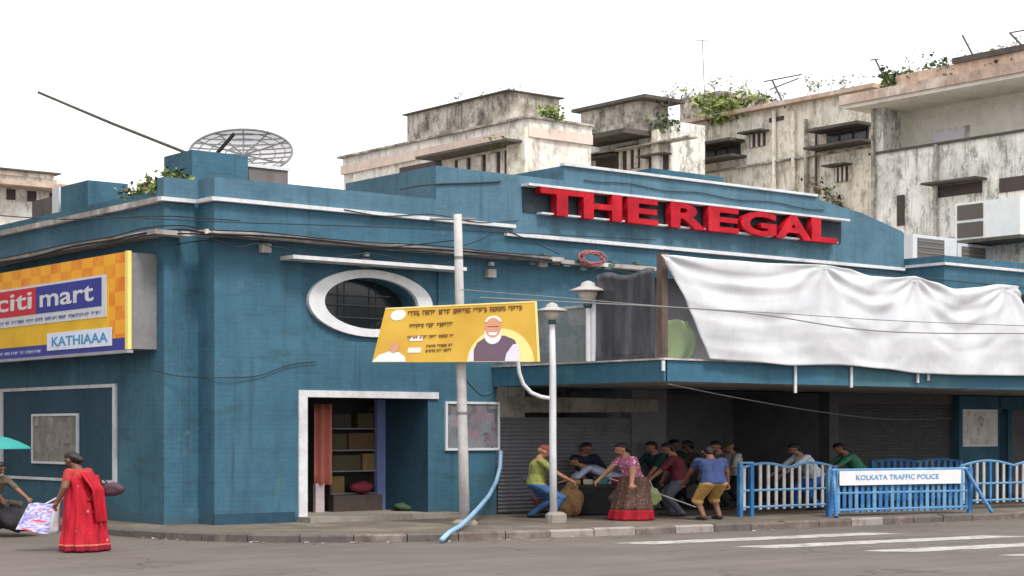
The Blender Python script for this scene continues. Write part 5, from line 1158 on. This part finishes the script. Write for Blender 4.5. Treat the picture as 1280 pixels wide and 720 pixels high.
# shopping bag in her hand and handbag on her arm
bc = on_z(47, 667, 0); DW = (wf - CAM).dot(AWAY)
def wd(px, py, k=0.0): return at_depth(px, py, DW + k)
t = thing('shopping_bag', 'white, blue and red printed shopping bag held by the woman in red', 'bag', wd(47, 668)); lo = Vector(t.location)
def bagpt(u_, v_, k):
    a = wd(20, 662).lerp(wd(74, 667), u_); c = wd(36, 630).lerp(wd(76, 628), u_); p_ = a.lerp(c, v_); return p_ - lo + AWAY * k + Vector((0, 0, .015 * math.sin(u_ * 7)))
def bag_mat():
    n_ = NT('printed_plastic_bag', .4, 0, .5); f = n_.noise(n_.pos((1, 1, 3)), 3.2, 3)
    return n_.color(n_.ramp(f, [(.36, lin((150, 140, 210))), (.45, lin((214, 212, 236))), (.52, lin((110, 100, 180))), (.58, lin((214, 212, 236))), (.64, lin((206, 70, 96)))]))
q = MB()
def bagf(u_, v_, s): return bagpt(u_, v_, s * (.10 * math.sin(math.pi * min(1, max(0, u_))) + .03) * (1 - .6 * v_) )
q.grid(lambda u_, v_: bagf(u_, v_, -1), 12, 8); q.grid(lambda u_, v_: bagf(u_, v_, 1), 12, 8)
q.grid(lambda u_, v_: bagf(0, u_, v_ * 2 - 1), 8, 2); q.grid(lambda u_, v_: bagf(1, u_, v_ * 2 - 1), 8, 2); q.grid(lambda u_, v_: bagf(u_, 0, v_ * 2 - 1), 12, 2)
q.build('bag_body', bag_mat(), t, smooth=True, fix=False)
q = MB(); q.grid(lambda u_, v_: bagf(.8 + .2 * u_, v_ * .98, -1.25), 4, 8); solid(q.build('white_gusset', M['white_paint'], t, smooth=True, fix=False), .004)
for v_ in (-1, 1):
    q = MB(); q.tube([bagf(.55, 1, v_), wd(72, 622) - lo + AWAY * .03 * v_, wd(77, 617) - lo, wd(79, 622) - lo + AWAY * .03 * v_, bagf(.95, 1, v_)], .016, 5)
    q.build('bag_handle', M['white_paint'], t)
t = thing('handbag', 'dark mauve handbag on the arm of the woman in red', 'bag', wd(146, 622, .1)); lo = Vector(t.location); q = MB()
q.prism([wd(x, y, .0) - lo for x, y in ((124, 620), (126, 607), (138, 602), (149, 604), (157, 612), (146, 621))], AWAY * .16); bv = q.build('bag_body', plain('mauve_leather', (74, 48, 58), .5, .5, 12), t); m = bv.modifiers.new('b', 'BEVEL'); m.width = .07; m.segments = 3
q = MB(); q.tube([wd(134, 604, .08) - lo, wd(128, 597, .08) - lo, wd(126, 602, .08) - lo, wd(128, 614, .08) - lo], .014, 5); q.build('strap', M['black'], t)

# left edge: umbrella vendor
ub = on_z(-8, 664, PV); UD = (ub - CAM).dot(AWAY); uc = at_depth(-6, 560, UD)
t = thing('teal_umbrella', 'teal umbrella at the left edge in front of the side wall panel', 'umbrella', (uc.x, uc.y, .0)); zt_ = at_depth(-6, 545, UD).z; ze_ = at_depth(-6, 561, UD).z; ru = at_depth(41, 560, UD) - uc; ru = ru.length
q = MB()
def umb(u_, v_):
    a = u_ * 2 * math.pi; sc_ = 1 - .05 * (1 - abs(math.cos(a * 4))) * v_; return Vector((ru * v_ * math.cos(a) * sc_, ru * v_ * math.sin(a) * sc_, zt_ - (zt_ - ze_) * v_ ** 1.7))
q.grid(umb, 48, 10); solid(q.build('canopy', plain('teal_nylon', (38, 138, 132), .6, .15, 2), t, smooth=True, fix=False), .008)
q = MB(); q.tube([(0, 0, PV), (0, 0, zt_ + .1)], .025, 6); q.build('shaft', M['grey_metal'], t)
for k in range(8):
    a = 2 * math.pi * k / 8; q = MB(); q.tube([umb(k / 8, .05) - Vector((0, 0, .012)), umb(k / 8, .5) - Vector((0, 0, .012)), umb(k / 8, .98) - Vector((0, 0, .012))], .008, 4); q.build('rib', M['black'], t)
person('vendor in brown patterned shirt sitting under the teal umbrella', on_z(2, 660, PV) , 330, plain('brown_pattern', (92, 82, 70), .85, .7, 9), dark_t, 1.55, 12, .32, .3, ((.35, .25, .5), (.38, -.2, .5)), ((.3, .16), (.24, -.16)), 1, wide=1.5, sit=.18)
c = on_z(24, 662, PV); sackm = cloth_col('dark_sacking', (50, 48, 52), .5)
q = MB(); blob(q, (c.x, c.y, PV + .2), .42, .36, .22, 6, 28, 16, .17); tag(q.build('dark_sack', sackm, smooth=True, fix=False), 'dark sack on the pavement behind the printed shopping bag', 'sack')
q = MB(); blob(q, (c.x - .5, c.y + .5, PV + .26), .45, .38, .28, 7, 28, 16, .2); tag(q.build('dark_sack', sackm, smooth=True, fix=False), 'taller dark sack at the left edge in front of the vendor', 'sack')

# vendor stall and goods between the crowd
c = gp(745, 643); t = thing('street_stall', 'low black draped street stall among the crowd', 'stall', c, -YAW)
def drape(u_, v_):
    a = u_ * 2 * math.pi; sx_ = math.copysign(abs(math.cos(a)) ** .35, math.cos(a)); sy_ = math.copysign(abs(math.sin(a)) ** .35, math.sin(a)); k = 1 + .06 * math.sin(a * 11 + 1) * (1 - v_) + .04 * (1 - v_); return Vector((.62 * sx_ * k, .36 * sy_ * k, .02 + .6 * v_))
q = MB(); q.grid(drape, 64, 8); q.build('cover', plain('black_cover', (34, 32, 36), .8, .4, 4), t, smooth=True, fix=False); part('top', plain('dark_board', (52, 44, 42), .8, .3), t, (-.66, .66, -.38, .38, .6, .66))
rn = random.Random(31)
GL = ['small tan packet on the street stall, nearest the lamp post', 'small cream packet second along the street stall', 'small teal packet in the middle of the street stall', 'small maroon packet on the street stall by the woman in pink top']
for k, cc in enumerate(((178, 142, 104), (196, 188, 170), (72, 118, 122), (128, 44, 56))):
    w_ = Vector((-.48 + .31 * k, rn.uniform(-.2, .1), .661)); m_ = Matrix.Rotation(-YAW, 3, 'Z') @ w_ + c; q = MB(); q.box(-.11, .11, -.09, .09, 0, rn.uniform(.1, .2)); o = q.build('packet', cloth_col('packet_%d' % k, cc)); o.location = m_; o.rotation_euler = (0, 0, rn.uniform(-1, 1)); o.modifiers.new('b', 'BEVEL').width = .02; tag(o, GL[k], 'packet', 'goods on the street stall')
gd = (gp(795, 646) - CAM).dot(AWAY) - .3
t = thing('green_bag', 'pale green carrier bag hanging from the arm of the woman in pink', 'bag', at_depth(812, 632, gd)); lo = Vector(t.location); q = MB()
q.prism([at_depth(x, y, gd) - lo for x, y in ((797, 628), (799, 612), (808, 607), (822, 611), (828, 624), (820, 632), (804, 632))], AWAY * .14); bv = q.build('bag_body', plain('pale_green_plastic', (166, 178, 112), .5, .25, 6), t); m = bv.modifiers.new('b', 'BEVEL'); m.width = .03; m.segments = 2
q = MB(); q.tube([at_depth(803, 612, gd) - lo, at_depth(806, 600, gd) - lo, at_depth(812, 600, gd) - lo, at_depth(817, 612, gd) - lo], .012, 5); q.build('handle', M['white_paint'], t)
t = thing('black_bag', 'black shoulder bag between the maroon shirted man and the yellow shorts', 'bag', at_depth(868, 626, gd + 1.0)); lo = Vector(t.location); q = MB()
q.prism([at_depth(x, y, gd + 1.0) - lo for x, y in ((857, 624), (856, 608), (866, 604), (878, 607), (880, 622), (870, 627))], AWAY * .2); bv = q.build('bag_body', M['black'], t); m = bv.modifiers.new('b', 'BEVEL'); m.width = .04; m.segments = 2
q = MB(); q.tube([at_depth(860, 608, gd + 1) - lo, at_depth(853, 588, gd + 1) - lo, at_depth(862, 576, gd + 1.1) - lo, at_depth(872, 590, gd + 1) - lo, at_depth(876, 608, gd + 1) - lo], .012, 5); q.build('strap', M['black'], t)
q = MB(); q.tube([at_depth(762, 598, gd - .3), at_depth(815, 614, gd - .3), at_depth(870, 634, gd - .3)], .011, 6); tag(q.build('white_stick', M['white_paint']), 'thin white stick slanting down in front of the crowd', 'stick')

# ================================================================== barricades
BLUE = weathered('blue_barrier_paint', (54, 110, 164), (42, 72, 104), .45, .35, (92, 136, 172), .5, 3); PALE = weathered('pale_barrier_paint', (180, 178, 180), (116, 112, 112), .5, .4, None, .5, 4); LBLUE = weathered('light_blue_paint', (106, 154, 194), (70, 104, 136), .5, .4, None, .5, 4)
def barrier(label, a, c, h, nbars, mats, arch=.06, posts=2, rails=(.12,), barw=.035, plate=None, props=True, post_mat=None):
    a = Vector((a.x, a.y, PV)); c = Vector((c.x, c.y, PV)); d = c - a; L = d.length; t_ = thing('barricade', label, 'barricade', a, math.atan2(d.y, d.x), 'blue crowd barricades by the kerb')
    def top(s): return h + arch * abs(math.sin(math.pi * s * 2)) if arch else h
    q_ = MB(); q_.tube([(L * i / 24, 0, top(i / 24)) for i in range(25)], .03, 6); q_.build('top_rail', mats[0], t_)
    for r_ in rails: q_ = MB(); q_.tube([(0, 0, r_), (L, 0, r_)], .026, 6); q_.build('rail', mats[0], t_)
    for i in range(nbars):
        s = (i + .5) / nbars; q_ = MB(); q_.box(L * s - barw, L * s + barw, -.015, .015, rails[0] - .06, top(s) - .01); q_.build('bar', mats[1 + i % (len(mats) - 1)], t_)
    for x in ([0, L] if posts == 2 else [0, .34, L]):
        q_ = MB(); q_.box(x - .05, x + .05, -.045, .045, 0, h + (.1 if posts == 3 and x < 1 else .03)); q_.build('post', post_mat or BLUE, t_)
    if posts == 3:
        q_ = MB(); q_.box(-.05, .39, -.04, .04, h + .1, h + .14); q_.build('post_cap', LBLUE, t_)
    if props:
        for x, e in ((.12, -1), (L - .12, 1)):
            q_ = MB(); q_.tube([(x, 0, h - .02), (x - e * -.1 + e * .22, -.5, .02)], .05, 6); q_.build('prop_leg', BLUE, t_)
    if plate:
        x0, x1, z0, z1 = plate; pl = part('plate', plain('white_sign_plate', (216, 214, 214), .5, .08, 3), t_, (x0, x1, -.07, -.045, z0, z1))
        lettering('lettering', 'KOLKATA TRAFFIC POLICE', plain('blue_sign_letters', (84, 140, 186), .5, .1), pl, (x0 + (x1 - x0) * .13, -.075, z0 + (z1 - z0) * .36), (1, 0, 0), (0, 0, 1), (x1 - x0) * .68, (z1 - z0) * .36, .012, .004)
    return t_
barrier('blue and white bar barricade with twin posts at its left end', gp(925, 646), gp(1042, 641), 1.04, 12, [LBLUE, PALE, PALE, PALE], .10, 3, (.2, .56), .04, props=False)
def zpl(px, py, p_): return CAM.z + (HORIZON - py) / FPX * ((p_ - CAM).dot(AWAY)) - PV
pa, pc = gp(1036, 646), gp(1212, 641)
L_ = (pc - pa).length
barrier('blue police barricade carrying a long white lettered plate', pa, pc, 1.0, 24, [LBLUE, BLUE, LBLUE, BLUE], 0, 2, (.14, .5), .045, (.06 * L_, .92 * L_, zpl(1040, 607, pa), zpl(1040, 589, pa)))
barrier('blue barricade with pale bars and wavy top at the right edge', gp(1200, 637), gp(1330, 632), 1.02, 16, [LBLUE, PALE, BLUE, PALE], .12, 2, (.2, .6), .04, props=False)
barrier('plain blue barricade standing behind the police barricade', gp(1090, 633), gp(1200, 630), 1.08, 14, [BLUE, BLUE, BLUE], .06, 2, (.2, .6), .05, props=False)
# litter along the gutter
rn = random.Random(77); q = MB()
for k in range(140):
    i = rn.randrange(4, len(KERB) - 3); s = rn.random(); x = KERB[i][0] * (1 - s) + KERB[i + 1][0] * s; y = KERB[i][1] * (1 - s) + KERB[i + 1][1] * s - rn.expovariate(4) - .03; a = rn.uniform(0, 6); r_ = rn.uniform(.015, .06)
    q.face([(x + r_ * math.cos(a + t_) * (1 if j % 2 else .6), y + r_ * math.sin(a + t_), .006 + .02 * rn.random()) for j, t_ in enumerate((0, 1.6, 3.1, 4.7))], rn.randrange(3))
tag(q.build('litter', [plain('paper_scrap', (180, 174, 166), .9, .2), plain('leaf_scrap', (96, 82, 62), .9, .3), plain('dust_scrap', (122, 114, 104), .9, .2)], fix=False), 'scraps of paper and dry leaves along the gutter', 'litter', kind='stuff')
